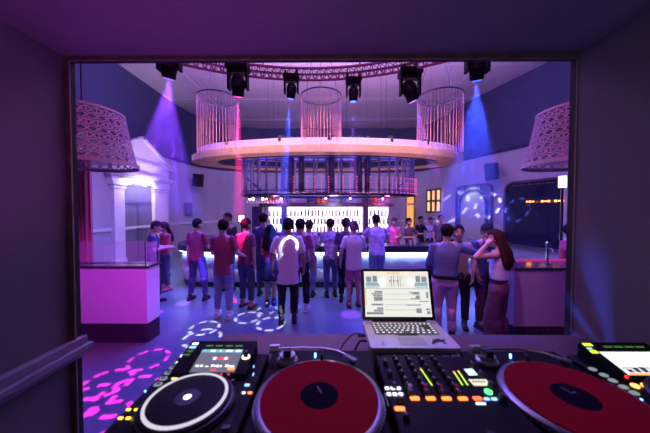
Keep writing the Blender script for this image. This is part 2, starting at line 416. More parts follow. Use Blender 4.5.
person('person in dark T-shirt and trousers standing side-on by the left side counter', 152,302,62,1.74,'warm','brown',top=navyc,bottom=blackc,shoes=shB,armL=HOLD_L,armR=HOLD_R,legs=((-.09,-.04),(.09,.08)),headturn=(0,15))
person('person with auburn hair half hidden behind the side-on figure in dark clothes at the left', 164,291,210,1.68,'fair','auburn','long',top=redtop,bottom=denim,shoes=shR,armL=HOLD_L,armR=hang(1))
person('person in a red T-shirt and dark jeans seen from behind, leftmost at the bar front', 196,301,8,1.78,'warm','black',top=maroon,bottom=denim,shoes=shB,armL=hang(-1),armR=((.25,.2,-1),(.1,1,-.1)),legs=((-.17,0),(.17,.03)),headturn=(28,0))
person('person in a loose red T-shirt and light blue jeans with white trainers, seen from behind', 222.5,318,0,1.80,'fair','brown',top=maroon,hem=.42,bottom=denimL,shoes=shW,armL=((-.2,.25,-1),(.3,1,0)),armR=((.35,.1,-1),(.1,.9,-.3)),legs=((-.13,.02),(.13,-.06)),topoff=.014)
person('person in a black printed T-shirt looking back over the loose red T-shirt', 228,291,200,1.90,'tan','brown',top=blackc,bottom=denim,shoes=shB,armL=HOLD_L,armR=HOLD_R)
person('person in a wine-coloured T-shirt, dark jeans and pale shoes, one arm hanging straight', 245,308,20,1.80,'warm','brown',top=C('cloth_wine',(.20,.05,.11)),bottom=denim,shoes=shR,armL=HOLD_L,armR=hang(1,-.05),legs=((-.10,.02),(.13,0)),headturn=(20,0))
person('tall person in a navy T-shirt facing the bar, left of the bright shelves', 263,296,5,1.90,'tan','black',top=navyc,bottom=denim,shoes=shB,armL=HOLD_L,armR=((.3,.2,-1),(-.3,1,.1)),bulk=1.1)
person('long-haired person in red top and black skirt with bare legs and black boots', 270,306,-10,1.66,'fair','black','long',top=redtop,hem=.53,bottom=None,skirt=blackc,shoes=shB,armL=HOLD_L,armR=((.2,.0,-1),(-.1,.5,-1)),legs=((-.07,0),(.07,.02)),sleeve=.5,bulk=.88)
wt, J_, nb_, pel_ = person('person in a long white T-shirt and black jeans in the middle of the floor', 288,324,-4,1.83,'tan','black',top=whitec,hem=.36,bottom=blackc,shoes=shB,armL=((-.35,.0,-1),(-.05,.25,-1)),armR=((.3,.0,-1),(.0,.3,-1)),legs=((-.13,.0),(.10,.03)),topoff=.015,sleeve=.85,bulk=1.1)
person('person in dark plum T-shirt and pale trainers, half hidden behind the long white T-shirt', 300,312,12,1.80,'tan','black',top=purplec,bottom=blackc,shoes=shW,armR=((.25,0,-1),(.1,.2,-1)),legs=((-.10,0),(.12,.04)))
person('person in a pale pink shirt and faded jeans facing the bar near its middle', 309,297,15,1.74,'tan','sandy',top=pinkc,bottom=denimL,shoes=shB,armL=HOLD_L,armR=HOLD_R,legs=((-.08,0),(.08,.02)),bulk=.95)
person('person in a patterned white shirt and blue jeans leaning towards the bar in the middle', 331,297,-12,1.77,'fair','brown',top=patt,bottom=C('denim_mid',(.09,.14,.32)),shoes=shB,armL=((-.3,.5,-1),(0,1,.1)),armR=((.2,.6,-1),(0,1,.1)),lean=(0,.06),topoff=.013)
person('person in a dark shirt and dark trousers between the patterned shirt and the pink shorts', 346,302,10,1.80,'tan','brown',top=C('cloth_indigo',(.07,.05,.14)),bottom=blackc,shoes=shB,armL=hang(-1),armR=HOLD_R,legs=((-.10,0),(.08,0)))
person('person in a white short-sleeved shirt and pink shorts with bare calves, seen from behind', 354,307,-6,1.74,'fair','auburn',top=whitec,hem=.42,bottom=C('shorts_pink',(.60,.16,.32)),legs_to=.50,shoes=shR,armL=((-.35,0,-1),(-.05,.3,-1)),armR=((.3,.3,-1),(.1,1,.1)),topoff=.014,bulk=1.05)
person('person in a pale marbled shirt leaning on the bar behind the laptop', 377,294,-3,1.86,'fair','brown',top=C('cloth_marbled',(.72,.58,.78),col2=(.35,.25,.55),nscale=9),bottom=denimL,shoes=shB,armL=((-.55,.4,-1),(.1,1,.0)),armR=((.45,.4,-1),(-.2,1,0)),lean=(0,.08),topoff=.015,bulk=1.12)
# staff and guests beyond the bar
person('person in a sleeveless pink top working behind the bar counter', 394,0,190,1.72,'fair','sandy',top=C('cloth_hot_pink',(.85,.12,.45)),bottom=blackc,shoes=shB,sleeve=.1,armL=HOLD_L,armR=((.5,.3,-.8),(-.3,1,.3)),D=8.35)
person('person in dark clothes standing behind the bar counter beside the pink top', 408,0,160,1.72,'tan','black',top=C('cloth_grey_plum',(.12,.08,.15)),bottom=blackc,shoes=shB,armL=((-.6,.4,-.6),(.2,1,.2)),armR=HOLD_R,D=8.2)
person('person in a white top far behind the bar near the amber window', 430,0,200,1.68,'fair','brown',top=whitec,bottom=blackc,shoes=shB,D=9.9)
person('person in a grey-violet shirt beyond the bar, looking over the hugging pair', 440,0,185,1.80,'fair','brown',top=slateT,bottom=denim,shoes=shB,D=8.9,face=True)
person('person in black at the far side of the bar below the amber window', 420,0,150,1.74,'tan','black',top=blackc,bottom=denim,shoes=shB,D=9.6,armL=((-.3,.5,-.8),(-.2,1,.2)))
# near group on the right
nv, J_, nb_, pel_ = person('person in a steel-blue shirt and pale pink trousers hugging a companion, seen from behind', 445,0,14,1.76,'tan','brown',top=blueshirt,sleeve=1.75,hem=.545,bottom=chino,shoes=shB,D=3.92,
    armL=((-.25,.1,-1),(.25,.55,-.8)),armR=((1,.45,-.35),(.85,.5,-.1)),legs=((-.10,0),(.12,.05)),lean=(.03,.04),headturn=(10,5),bulk=1.12,vox=.011,topoff=.010)
MB().lathe([(.158,0),(.163,.0),(.163,.035),(.158,.035)],(pel_.x,pel_.y-.008,pel_.z+.035),40,sx=1.13,sy=.90,closed=True).build('belt', shB, nv)
person('smiling person with wavy dark hair and an olive top, hugged by the steel-blue shirt', 459,0,196,1.72,'tan','black',top=olive,bottom=blackc,shoes=shB,D=4.38,armR=((.4,.5,-.8),(-.3,1,-.2)),armL=((-.3,.2,-1),(.2,.4,-1)),headturn=(0,-2),lean=(.02,.03),face=True,vox=.011,beard=False)
person('person in a black T-shirt with short brown hair looking down towards the long-haired companion', 484,0,168,1.76,'tan','brown',top=navyc,bottom=C('trousers_black_red',(.05,.02,.035)),shoes=shB,D=4.35,armL=((-.2,.05,-1),(.1,.35,-1)),armR=((.2,.1,-1),(-.1,.3,-1)),headturn=(15,22),face=True,vox=.011,bulk=1.05)
person('long-haired person in white strappy crop top and wide dark trousers, hand at face', 499,0,-38,1.70,'fair','auburn','long',top=whitec,crop=(1.03,1.36),bottom=plum_tr,flare=.9,legs_to=.98,shoes=shB,D=3.62,
    armL=((-.85,.54,-.08),(.66,-.30,.72)),armR=((.2,.05,-1),(0,.25,-1)),tw=.19,headturn=(-15,8),bulk=1.02,vox=.011,strap=True,legs=((-.10,.02),(.10,0)))
person('person at the right edge of the opening reaching a hand over the right side counter', 0,0,150,1.72,'fair','brown',top=redtop,bottom=blackc,shoes=shB,X=4.44,D=4.75,armL=((-.2,.3,-1),(-.2,1,-.1)),armR=((.5,.6,-.7),(.35,.9,-.05)))
# drinks in hand or on the bar
k_=0
for i,x in enumerate((.55,.75,1.95,2.05,2.2,2.35,-1.2,-3.0,3.1)):
    mb = MB(); mb.lathe([(.03,0),(.038,.12),(.035,.12),(.028,.01)],n=12)
    o = mb.build('drinking_glass', mat('glass_drink',(.8,.7,.8),.08,alpha=.6), loc=(x,6.75+.1*(i%2),1.09),smooth=True); tag(o,'clear drinking glass standing on the dark bar counter','glass','drinking glasses on the bar counter')
# ================================================================ the room
def floor_material():
    m = bpy.data.materials.new('polished_dance_floor'); m.use_nodes = True; nt = m.node_tree; b = nt.nodes['Principled BSDF']
    tc = nt.nodes.new('ShaderNodeTexCoord'); n = nt.nodes.new('ShaderNodeTexNoise'); n.inputs['Scale'].default_value = 1.3; n.inputs['Detail'].default_value = 8
    nt.links.new(tc.outputs['Object'], n.inputs['Vector'])
    r = nt.nodes.new('ShaderNodeValToRGB'); r.color_ramp.elements[0].color = (.09,.09,.11,1); r.color_ramp.elements[1].color = (.14,.13,.16,1)
    r.color_ramp.elements[0].position = .35; r.color_ramp.elements[1].position = .65
    nt.links.new(n.outputs['Fac'], r.inputs['Fac']); nt.links.new(r.outputs['Color'], b.inputs['Base Color'])
    m2 = nt.nodes.new('ShaderNodeMapRange'); m2.inputs['To Min'].default_value = .30; m2.inputs['To Max'].default_value = .48
    nt.links.new(n.outputs['Fac'], m2.inputs['Value']); nt.links.new(m2.outputs['Result'], b.inputs['Roughness']); b.inputs['Specular IOR Level'].default_value = .35
    return m
floor_m = floor_material()
MB().b2(-9.5,9.5,1.16,17,-.1,0).build('floor', floor_m, kind='structure')
MB().b2(-9.5,9.5,1.16,17,7.1,7.2).build('ceiling', ceil_m, kind='structure')

def wall_strip(name, pts, th=.15, h0=4.5, h1=7.1):
    mb = MB()
    for i in range(len(pts)-1):
        a = Vector((*pts[i],0)); b = Vector((*pts[i+1],0)); d = (b-a).normalized(); n = Vector((d.y,-d.x,0))*th  # outward
        for z0, z1, mi, off in ((0,h0,0,0),(h0,h1,1,.0)):
            mb.cur = mi
            vs = [a+Vector((0,0,z0)), b+Vector((0,0,z0)), b-n+Vector((0,0,z0)), a-n+Vector((0,0,z0))]
            vs += [v+Vector((0,0,z1-z0)) for v in vs]
            mb.add(vs, [(0,1,2,3),(7,6,5,4),(0,4,5,1),(1,5,6,2),(2,6,7,3),(3,7,4,0)])
    return mb.build(name, [wall_light, wall_dark], kind='structure')
LEFT = [(-7.3,1.3),(-7.3,12.6),(-7.15,13.6),(-6.8,14.5),(-6.2,15.3),(-5.3,15.9),(-4.2,16.2)]
BACK = [(-4.2,16.2),(4.6,16.2)]
RIGHT = [(4.6,16.2),(5.5,15.95),(6.05,15.3),(6.3,14.4),(6.35,13.2),(7.62,9.0),(8.75,1.3)]
wall_strip('wall_left', LEFT); wall_strip('wall_back', BACK); wall_strip('wall_right', RIGHT)
def rail(name, pts, z, w, h):
    mb = MB()
    for i in range(len(pts)-1):
        a = Vector(pts[i]); b = Vector(pts[i+1]); d = b-a; L = d.length; ang = math.atan2(d.y,d.x); d.normalize(); n = Vector((d.y,-d.x))
        c = (a+b)/2 + n*(w/2)
        mb.box((c.x,c.y,z),(L+w*.6,w,h),ang); mb.box((c.x-n.x*w*.2,c.y-n.y*w*.2,z-h*.7),(L+w*.3,w*.6,h*.4),ang)
    return mb.build(name, white_trim if h < .12 else wall_dark, kind='structure')
rail('trim_1', LEFT, 1.35, .05, .08); rail('trim_2', BACK+RIGHT[1:5], 1.35, .05, .08)
rail('trim_3', LEFT, 4.5, .14, .16); rail('trim_4', BACK+RIGHT[1:], 4.5, .14, .16)
# raised ceiling mouldings
mb = MB()
for y in (6.2, 9.0, 12.0, 14.6): mb.b2(-7.2,7.2,y-.07,y+.07,7.085,7.1); mb.b2(-7.2,7.2,y+.16,y+.22,7.09,7.1)
mb.build('trim_5', ceil_m, kind='structure')
mb = MB()
for sx in (-1,1): mb.box((sx*5.4,9,7.09),(.14,14,.02)); mb.box((sx*5.15,9,7.095),(.05,14,.01))
mb.build('trim_6', ceil_m, kind='structure')
# wall between booth and room
OX0, OX1, OZ = -1.239, 1.164, 2.722
mb = MB()
mb.b2(-9.3,OX0-.06,1.262,1.30,0,7.1); mb.b2(OX1+.06,9.3,1.262,1.30,0,7.1); mb.b2(OX0-.06,OX1+.06,1.262,1.30,OZ+.02,7.1)
mb.build('wall_front', wall_dark, kind='structure')
BF = .52
MB().b2(OX0-.06,OX1+.06,-1.6,1.255,BF-.08,BF).build('floor_booth', blackmatte, kind='structure')
MB().b2(-.56,OX1+.04,1.215,1.235,BF,1.36).build('wall_parapet', booth_wall, kind='structure')
MB().b2(OX0-.12,OX0,-1.6,1.22,BF,OZ).build('wall_booth_left', booth_wall, kind='structure')
MB().b2(OX1,OX1+.12,-1.6,1.22,BF,OZ).build('wall_booth_right', booth_wall, kind='structure')
MB().b2(OX0-.12,OX1+.12,-1.6,1.22,OZ,OZ+.08).build('ceiling_booth', booth_ceil, kind='structure')
MB().b2(OX0-.12,OX1+.12,-1.7,-1.6,BF,OZ).build('wall_booth_back', booth_wall, kind='structure')
# opening frame: pale timber lining with a black reveal
mb = MB()
mb.b2(OX0,OX1,1.214,1.222,OZ-.020,OZ); mb.b2(OX0,OX0+.026,1.214,1.222,BF,OZ-.020); mb.b2(OX1-.003,OX1,1.214,1.222,1.42,OZ-.020)
mb.build('trim_7', wood, kind='structure', bevel=.001)
mb = MB()
mb.b2(OX0-.02,OX1+.02,1.223,1.26,OZ-.010,OZ+.03); mb.b2(OX0-.04,OX0+.012,1.223,1.26,BF,OZ+.02); mb.b2(OX1+.004,OX1+.05,1.223,1.26,BF,OZ+.02)
mb.build('trim_8', blackmatte, kind='structure')
# chair rail on the booth's left wall
mb = MB(); mb.b2(OX0,OX0+.035,-1.5,1.27,1.335,1.375); mb.b2(OX0,OX0+.05,-1.5,1.285,1.30,1.335); mb.b2(OX0,OX0+.025,-1.5,1.26,1.27,1.30)
mb.build('trim_9', mat('rail_paint',(.26,.23,.27),.4), kind='structure', bevel=.006)

# ---------------------------------------------------------------- portico on the left wall (a doorway dressed as a temple front)
pw = mat('portico_white', (.82,.8,.84), .45)
root = thing('portico_doorway', 'white temple-front doorway with pediment and pilasters on the left wall', 'doorway', (-7.3,9.9,0))
root.scale = (.5,1,1)
def py(d): return d-9.9
for k, (a, b) in enumerate(((8.6,9.05),(10.62,11.55))):
    mb = MB(); mb.b2(0,.30,py(a),py(b),0,2.95); p = mb.build('pilaster', pw, root, bevel=.01)
    mb = MB(); mb.b2(0,.34,py(a)-.04,py(b)+.04,0,.3); mb.build('plinth', pw, p, bevel=.01)
    mb = MB(); mb.b2(0,.34,py(a)-.05,py(b)+.05,2.75,2.82); mb.b2(0,.38,py(a)-.09,py(b)+.09,2.86,2.98); mb.build('capital', pw, p, bevel=.008)
mb = MB(); mb.b2(0,.34,py(8.5),py(11.65),2.98,3.25); mb.b2(0,.30,py(8.55),py(11.6),3.25,3.75); mb.build('entablature', pw, root, bevel=.01)
mb = MB(); mb.b2(0,.52,py(8.3),py(11.95),3.25,3.36); mb.b2(0,.44,py(8.4),py(11.8),3.18,3.25); mb.build('cornice', pw, root, bevel=.01)
# pediment
Mx = Matrix(((0,0,1),(1,0,0),(0,1,0)))
mb = MB(); mb.prism([(py(8.1),3.85),(py(11.75),3.85),(py(10.0),4.72)],0,.30,Mx); mb.build('pediment', pw, root)
mb = MB()
for (a,za),(b,zb) in (((8.0,3.8),(10.0,4.78)),((10.0,4.78),(11.85,3.8)),((8.0,3.8),(11.85,3.8))):
    d = Vector((0,b-a,zb-za)); L = d.length; ang = math.atan2(zb-za,b-a)
    mb.box((.21,py((a+b)/2),(za+zb)/2),(.44,L+.1,.11),R=Matrix.Rotation(ang,3,'X'))
mb.build('raking_moulding', pw, root)
d = bpy.data.objects.new('door_pair', None); 
gl = mat('door_glass', (.16,.17,.22), .12, trans=0, spec=.8)
darkframe = mat('door_frame_grey', (.10,.11,.16), .4)
for a, b in ((9.07,9.83),(9.84,10.60)):
    mb = MB(); ring_prism(mb, [(py(a),0),(py(b),0),(py(b),2.25),(py(a),2.25)], [(py(a)+.06,.12),(py(b)-.06,.12),(py(b)-.06,2.19),(py(a)+.06,2.19)], .02,.07,Mx)
    dd = mb.build('door', darkframe, root)
    MB().b2(.035,.05,py(a)+.06,py(b)-.06,.12,2.19).build('pane', gl, dd)
    hy = py(b)-.1 if a < 9.5 else py(a)+.1
    MB().tube([(.07,hy,.9),(.12,hy,.92),(.12,hy,1.3),(.07,hy,1.32)],.012).build('handle', chrome, dd)
mb = MB(); mb.b2(.02,.09,py(9.07),py(10.60),2.25,2.33); mb.build('transom_bar', darkframe, root)
MB().b2(.03,.05,py(9.07),py(10.60),2.33,2.9).build('transom_pane', gl, root)
for yy in (-.5,.3):
    mb = MB(); mb.lathe([(.05,0),(.05,.03)],(.12,yy,2.94),16); mb.build('soffit_lamp', glow('soffit_glow',(1,.85,1),6), root)

# wall panel frame left of the doorway
mb = MB()
for (w,h,t) in ((1.1,2.2,.05),(.86,1.96,.03)):
    ring_prism(mb, rrect(w,h,.03,3), rrect(w-2*t,h-2*t,.02,3), 0,.03,Mx)
tag(mb.build('wall_panel_moulding', white_trim, loc=(-7.3,7.35,2.75)), 'raised rectangular moulding frame on the left wall beside the temple-front doorway', 'moulding')

# wall speakers
def speaker(loc, rz, tilt, label):
    t = thing('wall_speaker', label, 'speaker', loc, rz)
    R = Matrix.Rotation(tilt,3,'X')
    mb = MB(); mb.box((0,0,0),(.42,.36,.66),R=R); mb.build('cabinet', blackmatte, t, bevel=.03)
    mb = MB(); mb.box(R@Vector((0,-.185,0)),(.36,.02,.58),R=R); mb.build('grille', blackmetal, t, bevel=.01)
    mb = MB(); mb.cyl(R@Vector((0,.17,0)),(0,.46,0),.03); mb.box((0,.46,0),(.14,.03,.2)); mb.build('bracket', blackmetal, t)
speaker((-6.72,13.4,3.55), math.radians(55), math.radians(8), 'dark boxy loudspeaker mounted high on the left wall beyond the temple-front doorway')
speaker((6.66,10.5,3.56), math.radians(-50), math.radians(12), 'black loudspeaker tilted down on a bracket above the arched mirror on the right wall')
bl = mat('blue_picture', (.14,.16,.3), .3, noise_amt=.5, nscale=3)
t = thing('wall_picture', 'small dark blue framed picture on the pale left wall below the loudspeaker', 'picture', (-7.16,13.2,2.05), math.radians(83))
mb = MB(); mb.box((0,-.03,0),(.5,.02,.6)); mb.build('print', bl, t)
mb = MB(); R90 = Matrix.Rotation(PI/2,3,'X'); ring_prism(mb, rrect(.56,.66,.01,2), rrect(.5,.6,.01,2),0,.05,R90); mb.build('frame', darkframe, t)

# amber window and niche at the far right of the back wall
amber = glow('amber_glow', (1,.48,.16), 1.6)
def onwall(D, px):   # point of the right wall's far part seen along a picture column
    return (px-327)*D/F
t = thing('lit_window', 'small six-pane window glowing amber on the pale wall beyond the bar', 'window', (6.13,14.75,2.52), math.radians(-75))
mb = MB(); mb.box((0,-.02,0),(1.2,.02,1.25)); mb.build('glowing_pane', amber, t)
mb = MB()
for x in (-.6,-.2,.2,.6): mb.box((x,-.06,0),(.14 if abs(x)<.3 else .07,.06,1.3))
for z in (-.64,0,.64): mb.box((0,-.06,z),(1.27,.06,.12))
mb.build('glazing_bars', darkframe, t)
t = thing('amber_niche', 'tall arched wall niche lit amber to the right of the bar', 'niche', (5.15,15.95,0), math.radians(-16))
ol = [(-.23,.9),(.23,.9),(.23,2.75)]+[(.23*math.cos(a*PI/8),2.75+.28*math.sin(a*PI/8)) for a in range(1,8)]+[(-.23,2.75)]
Mxz = Matrix(((1,0,0),(0,0,1),(0,1,0)))
mb = MB(); mb.prism([(x*.8,z) for x,z in ol],-.06,-.02,Mxz); mb.build('lit_back', glow('niche_glow',(1,.38,.08),1.2), t)
mb = MB(); mb.box((0,-.12,2.35),(.5,.1,.14)); mb.box((0,-.12,.9),(.6,.16,.1)); mb.build('ledge', brass, t)
mb = MB(); ring_prism(mb, [(x*1.25,z*1.03-.03) for x,z in ol],[(x,z) for x,z in ol],-.12,0,Mxz); mb.build('surround', wood, t)

# arched mirror in a patterned frame, and big dark window, both on the right wall
def wall_frame(y):     # right wall between (6.35,13.2) and (7.62,9)
    k = (13.2-y)/4.2; return 6.35+1.27*k
WANG = math.atan2(-4.2,1.27)    # along the wall; local -Y faces the room
lat = mat('lattice_metal', (.10,.08,.14), .4)
mirror = mat('mirror_glass', (.7,.66,.72), .28, metal=.45)
yy = 11.85; t = thing('arched_mirror', 'tall arched mirror set in a square lattice-work frame on the right wall', 'mirror', (wall_frame(yy)-.03,yy,0), WANG)
W = 2.0
mb = MB(); ring_prism(mb, rrect(W,2.9,.35,8,0,1.72), rrect(W-.12,2.78,.3,8,0,1.72), -.10,0,Mxz); mb.build('outer_frame', lat, t)
def arch(w,h,n=24): return [(-w/2,0.35)]+[(w/2*math.cos(PI-PI*i/n), h-w/2*1.05+w/2*1.05*math.sin(PI*i/n)) for i in range(n+1)]+[(w/2,0.35)]
mb = MB(); ring_prism(mb, arch(1.5,2.95), arch(1.42,2.90), -.14,-.02,Mxz); mb.build('arch_trim', lat, t)
mb = MB(); mb.prism(arch(1.44,2.9), -.06,-.03,Mxz); mb.build('mirror_plate', mirror, t)
mb = MB()
for s in range(-1,2,2):
    for i in range(12):
        for j in range(22):
            x = s*(.1+i*.09)+(.045 if j%2 else 0); z = 1.2+j*.09
            inside = abs(x) < .75 and z < 2.1 or (abs(x)/.75)**2+((z-2.1)/.9)**2 < 1.06
            if not inside and abs(x) < W/2-.1 and z < 3.05:
                mb.tube([(x+.032*math.cos(q*PI/3),-.07,z+.032*math.sin(q*PI/3)) for q in range(6)],.007,4,closed=True)
for x in (-.45,.45): mb.box((x,-.08,3.0),(.04,.03,.28))
mb.build('lattice', lat, t, kind=None)
navyglass = mat('dark_window_glass', (.01,.014,.05), .06, spec=.8)
yy = 9.15; t = thing('window_pane_bay', 'large dark rounded window with a black surround on the right wall behind the side counter', 'window', (wall_frame(yy)-.03,yy,0), WANG)
t.name = 'dark_window'
mb = MB(); ring_prism(mb, rrect(2.6,2.5,.35,8,0,1.85), rrect(2.45,2.35,.3,8,0,1.85), -.10,0,Mxz); mb.build('surround', lat, t)
mb = MB(); mb.prism(rrect(2.47,2.37,.3,8,0,1.85), -.04,-.01,Mxz); mb.build('glass', navyglass, t)
mb = MB()
for i in range(9): mb.box((-.95+i*.3,-.06,3.0-.0*i),(.02,.02,.18))
mb.box((.25,-.06,2.93),(2.5,.03,.02)); mb.build('upper_rail', lat, t)
# glowing amber boxes stand in for lights reflected in the window
t2 = thing('amber_reflection_row', 'short row of amber glows imitating lights reflected in the dark right-hand window', 'reflected lights', (wall_frame(8.95)-.25,8.95,2.3), WANG)
mb = MB(); mb.box((.1,0,.05),(1.25,.03,.02)); mb.build('rail', blackmetal, t2)
for i in range(12):
    if i in (3,4,8): continue
    mb = MB(); mb.box((-.45+i*.1,0,0),(.06,.03,.07 if i%2 else .05)); mb.build('lamp', glow('reflection_amber',(1,.35,.08),3.5), t2)  # each glowing box is one painted reflection
# ================================================================ the bar
def bar_outline(a0, a1, y0, r, yb, n=10, off=0):
    """plan line from the back left, round the front, to the back right"""
    a0 -= off; a1 += off; y0 -= off; r += off
    pts = [(a0,yb)]
    pts += [(a0+r-r*math.cos(PI/2*i/n), y0+r-r*math.sin(PI/2*i/n)) for i in range(n+1)]
    k = 40
    pts += [(a0+r+(a1-a0-2*r)*i/k, y0) for i in range(1,k)]
    pts += [(a1-r+r*math.sin(PI/2*i/n), y0+r-r*math.cos(PI/2*i/n)) for i in range(n+1)]
    pts += [(a1,yb)]
    return pts
BX0, BX1, BY, BR, BB = -4.1, 4.35, 6.62, .95, 9.4
def resample(pts, step):
    out = []; acc = 0; L = [0]
    for i in range(1,len(pts)): L.append(L[-1]+math.dist(pts[i],pts[i-1]))
    n = int(L[-1]/step); j = 0
    for i in range(n+1):
        s = L[-1]*i/n
        while j < len(pts)-2 and L[j+1] < s: j += 1
        t = (s-L[j])/max(1e-9,L[j+1]-L[j]); a, b = pts[j], pts[j+1]
        dx, dy = b[0]-a[0], b[1]-a[1]; q = math.hypot(dx,dy)
        out.append((a[0]+dx*t, a[1]+dy*t, dy/q, -dx/q, s))
    return out
tuft = mat('tufted_white_leather', (.72,.70,.78), .35)
bar = thing('curved_bar', 'long round-cornered bar with white tufted front and glowing strip under a dark counter', 'bar', (0,8,0))
def B(mb): # shift to bar-local
    mb.v = [(x,y-8,z) for x,y,z in mb.v]; return mb
path = resample(bar_outline(BX0,BX1,BY,BR,BB), .03)

mb = MB(); rows = 28; z0, z1 = .14, .86; vs = []
for (x,y,nx,ny,s) in path:
    for j in range(rows+1):
        z = z0+(z1-z0)*j/rows
        u = (s/.48) % 1; v = (j/rows*2) % 1 if j < rows else 0
        d = .07*(max(0,math.sin(PI*u))**.45)*(max(0,math.sin(PI*v))**.45)
        vs.append((x+nx*d, y+ny*d, z))
m_ = rows+1
mb.add(vs, [(i*m_+j,(i+1)*m_+j,(i+1)*m_+j+1,i*m_+j+1) for i in range(len(path)-1) for j in range(rows)])
B(mb).build('tufted_front', tuft, bar, smooth=True)
def band(o0, o1, z0, z1, name, m, bevel=0, parent=bar):
    A = bar_outline(BX0,BX1,BY,BR,BB,off=o0); C = bar_outline(BX0,BX1,BY,BR,BB,off=o1)
    mb = MB(); n = len(A)
    vs = [(x,y,z) for z in (z0,z1) for P in (A,C) for x,y in P]; fs = []
    for i in range(n-1):
        j = i+1; fs += [(i,j,n+j,n+i),(2*n+i,3*n+i,3*n+j,2*n+j),(i,2*n+i,2*n+j,j),(n+i,n+j,3*n+j,3*n+i)]
    fs += [(0,n,3*n,2*n),(n-1,2*n-1+0,4*n-1,3*n-1)]
    mb.add(vs, fs); return B(mb).build(name, m, parent, bevel=bevel)
navy = mat('counter_dark', (.02,.022,.05), .22)
band(.02,-.12,0,.13,'kick_plinth', navy)
band(.0,-.06,.13,.93,'core', tuft)
band(.16,-.45,.93,1.09,'counter_top', navy)
band(.10,.135,.905,.929,'led_strip', glow('led_cool',(.25,.50,1),11))
band(.0,.13,.921,.929,'led_underside', glow('led_under',(.40,.62,1),20))
band(-.35,-.95,.80,.84,'service_shelf', blackmetal)

# back bar island with lit bottle shelves
shelfm = mat('back_bar_dark', (.05,.045,.09), .4)
bb = thing('back_bar_cabinet', 'tall back bar cabinet with bright backlit bottle shelves in the middle of the bar', 'cabinet', (0,8.9,0))
mb = MB(); mb.b2(-2.15,2.25,-.25,.35,0,1.22); mb.build('base_cabinet', shelfm, bb, bevel=.01)
mb = MB(); mb.b2(-2.05,2.15,.16,.2,1.26,2.10); mb.build('light_panel', glow('panel_white',(1,.86,1),3.4), bb)
for z in (1.24,1.52,1.80): mb = MB(); mb.b2(-2.1,2.2,-.12,.2,z-.015,z+.015); mb.build('shelf', mat('glass_shelf',(.6,.6,.7),.1), bb)
mb = MB(); mb.b2(-2.3,2.25,-.25,.3,2.12,2.24); mb.build('top_shelf', shelfm, bb, bevel=.01)
for x in (-1.47,-.02+.02,1.32): 
    if abs(x) < .1: continue
    mb = MB(); mb.b2(x-.09,x+.09,-.16,.3,1.22,2.62); mb.build('divider', shelfm, bb)
for x in (-2.5,): mb = MB(); mb.b2(-2.55,-2.2,-.2,.3,0,2.12); mb.build('side_cabinet', shelfm, bb, bevel=.01)
mb = MB(); mb.b2(-2.2,2.25,.28,.32,2.24,2.62); mb.build('upper_back', mat('upper_back_paint',(.45,.42,.48),.6), bb)
for x in (-.65,.5): mb = MB(); mb.b2(x-.04,x+.04,-.1,.3,2.24,2.62); mb.build('post', shelfm, bb)

def bottle_mesh(name, h, r, m, capm):
    mb = MB(); mb.lathe([(r*.9,0),(r,.02),(r,h*.58),(r*.35,h*.74),(r*.33,h*.95)],n=10); return mb.build(name, m, smooth=True)
bcols = [('clear',(.9,.85,.92)),('green',(.05,.25,.08)),('brown',(.25,.09,.03)),('blue',(.1,.15,.6)),('pink',(.7,.15,.4)),('dark',(.03,.02,.04))]
protos = {}
grp = {1.255:'bottles on the lowest lit shelf',1.535:'bottles on the middle lit shelf',1.815:'bottles on the upper lit shelf'}
lab = {1.255:'lowest',1.535:'middle',1.815:'topmost'}
for z in (1.255,1.535,1.815):
    x = -1.98
    while x < 2.1:
        if min(abs(x+1.47),abs(x-1.32)) > .14:
            k = random.choice([0,0,0,0,0,1,2,2,3,4,5]); nm, c = bcols[k]; key = k
            if key not in protos:
                o = bottle_mesh('bottle', .23+.012*k, .034, mat(nm+'_bottle_glass', c, .12, spec=.8), black)
                capo = MB().cyl((0,0,(.23+.012*k)*.93),(0,0,(.23+.012*k)),.014,n=8).build('cap', black, o)
                protos[key] = o; c_ = o
                tag(o,'','bottle')
            else:
                c_ = dup(protos[key])
            c_.location = (x, 8.9+random.uniform(-.04,.04), z)
            g = '%s bottles on the %s lit shelf' % (nm, lab[z])
            c_['label'] = '%s glass bottle standing on the %s lit back bar shelf' % (nm, lab[z]); c_['group'] = g
        x += random.uniform(.105,.135)
# ornaments on the upper deck
for i,(x,c) in enumerate(((-1.95,(.9,.25,.15)),(-1.75,(.9,.25,.15)),(-.28,(.9,.25,.2)),(-.1,(.9,.25,.2)),(1.62,(.85,.3,.3)))):
    mb = MB(); mb.lathe([(.09,0),(.13,.04),(.13,.16),(.08,.22),(.08,.26)],(0,0,0),14)
    o = mb.build('lidded_jar', mat('red_jar',(.7,.14,.08),.3), smooth=True, loc=(x,8.85,2.24))
    tag(o, ['red jar at the left end of the back bar top','red jar just inside the left end of the back bar top','red jar left of the middle on top of the back bar','red jar close to the middle on top of the back bar','red jar at the right end of the back bar top'][i],'jar')
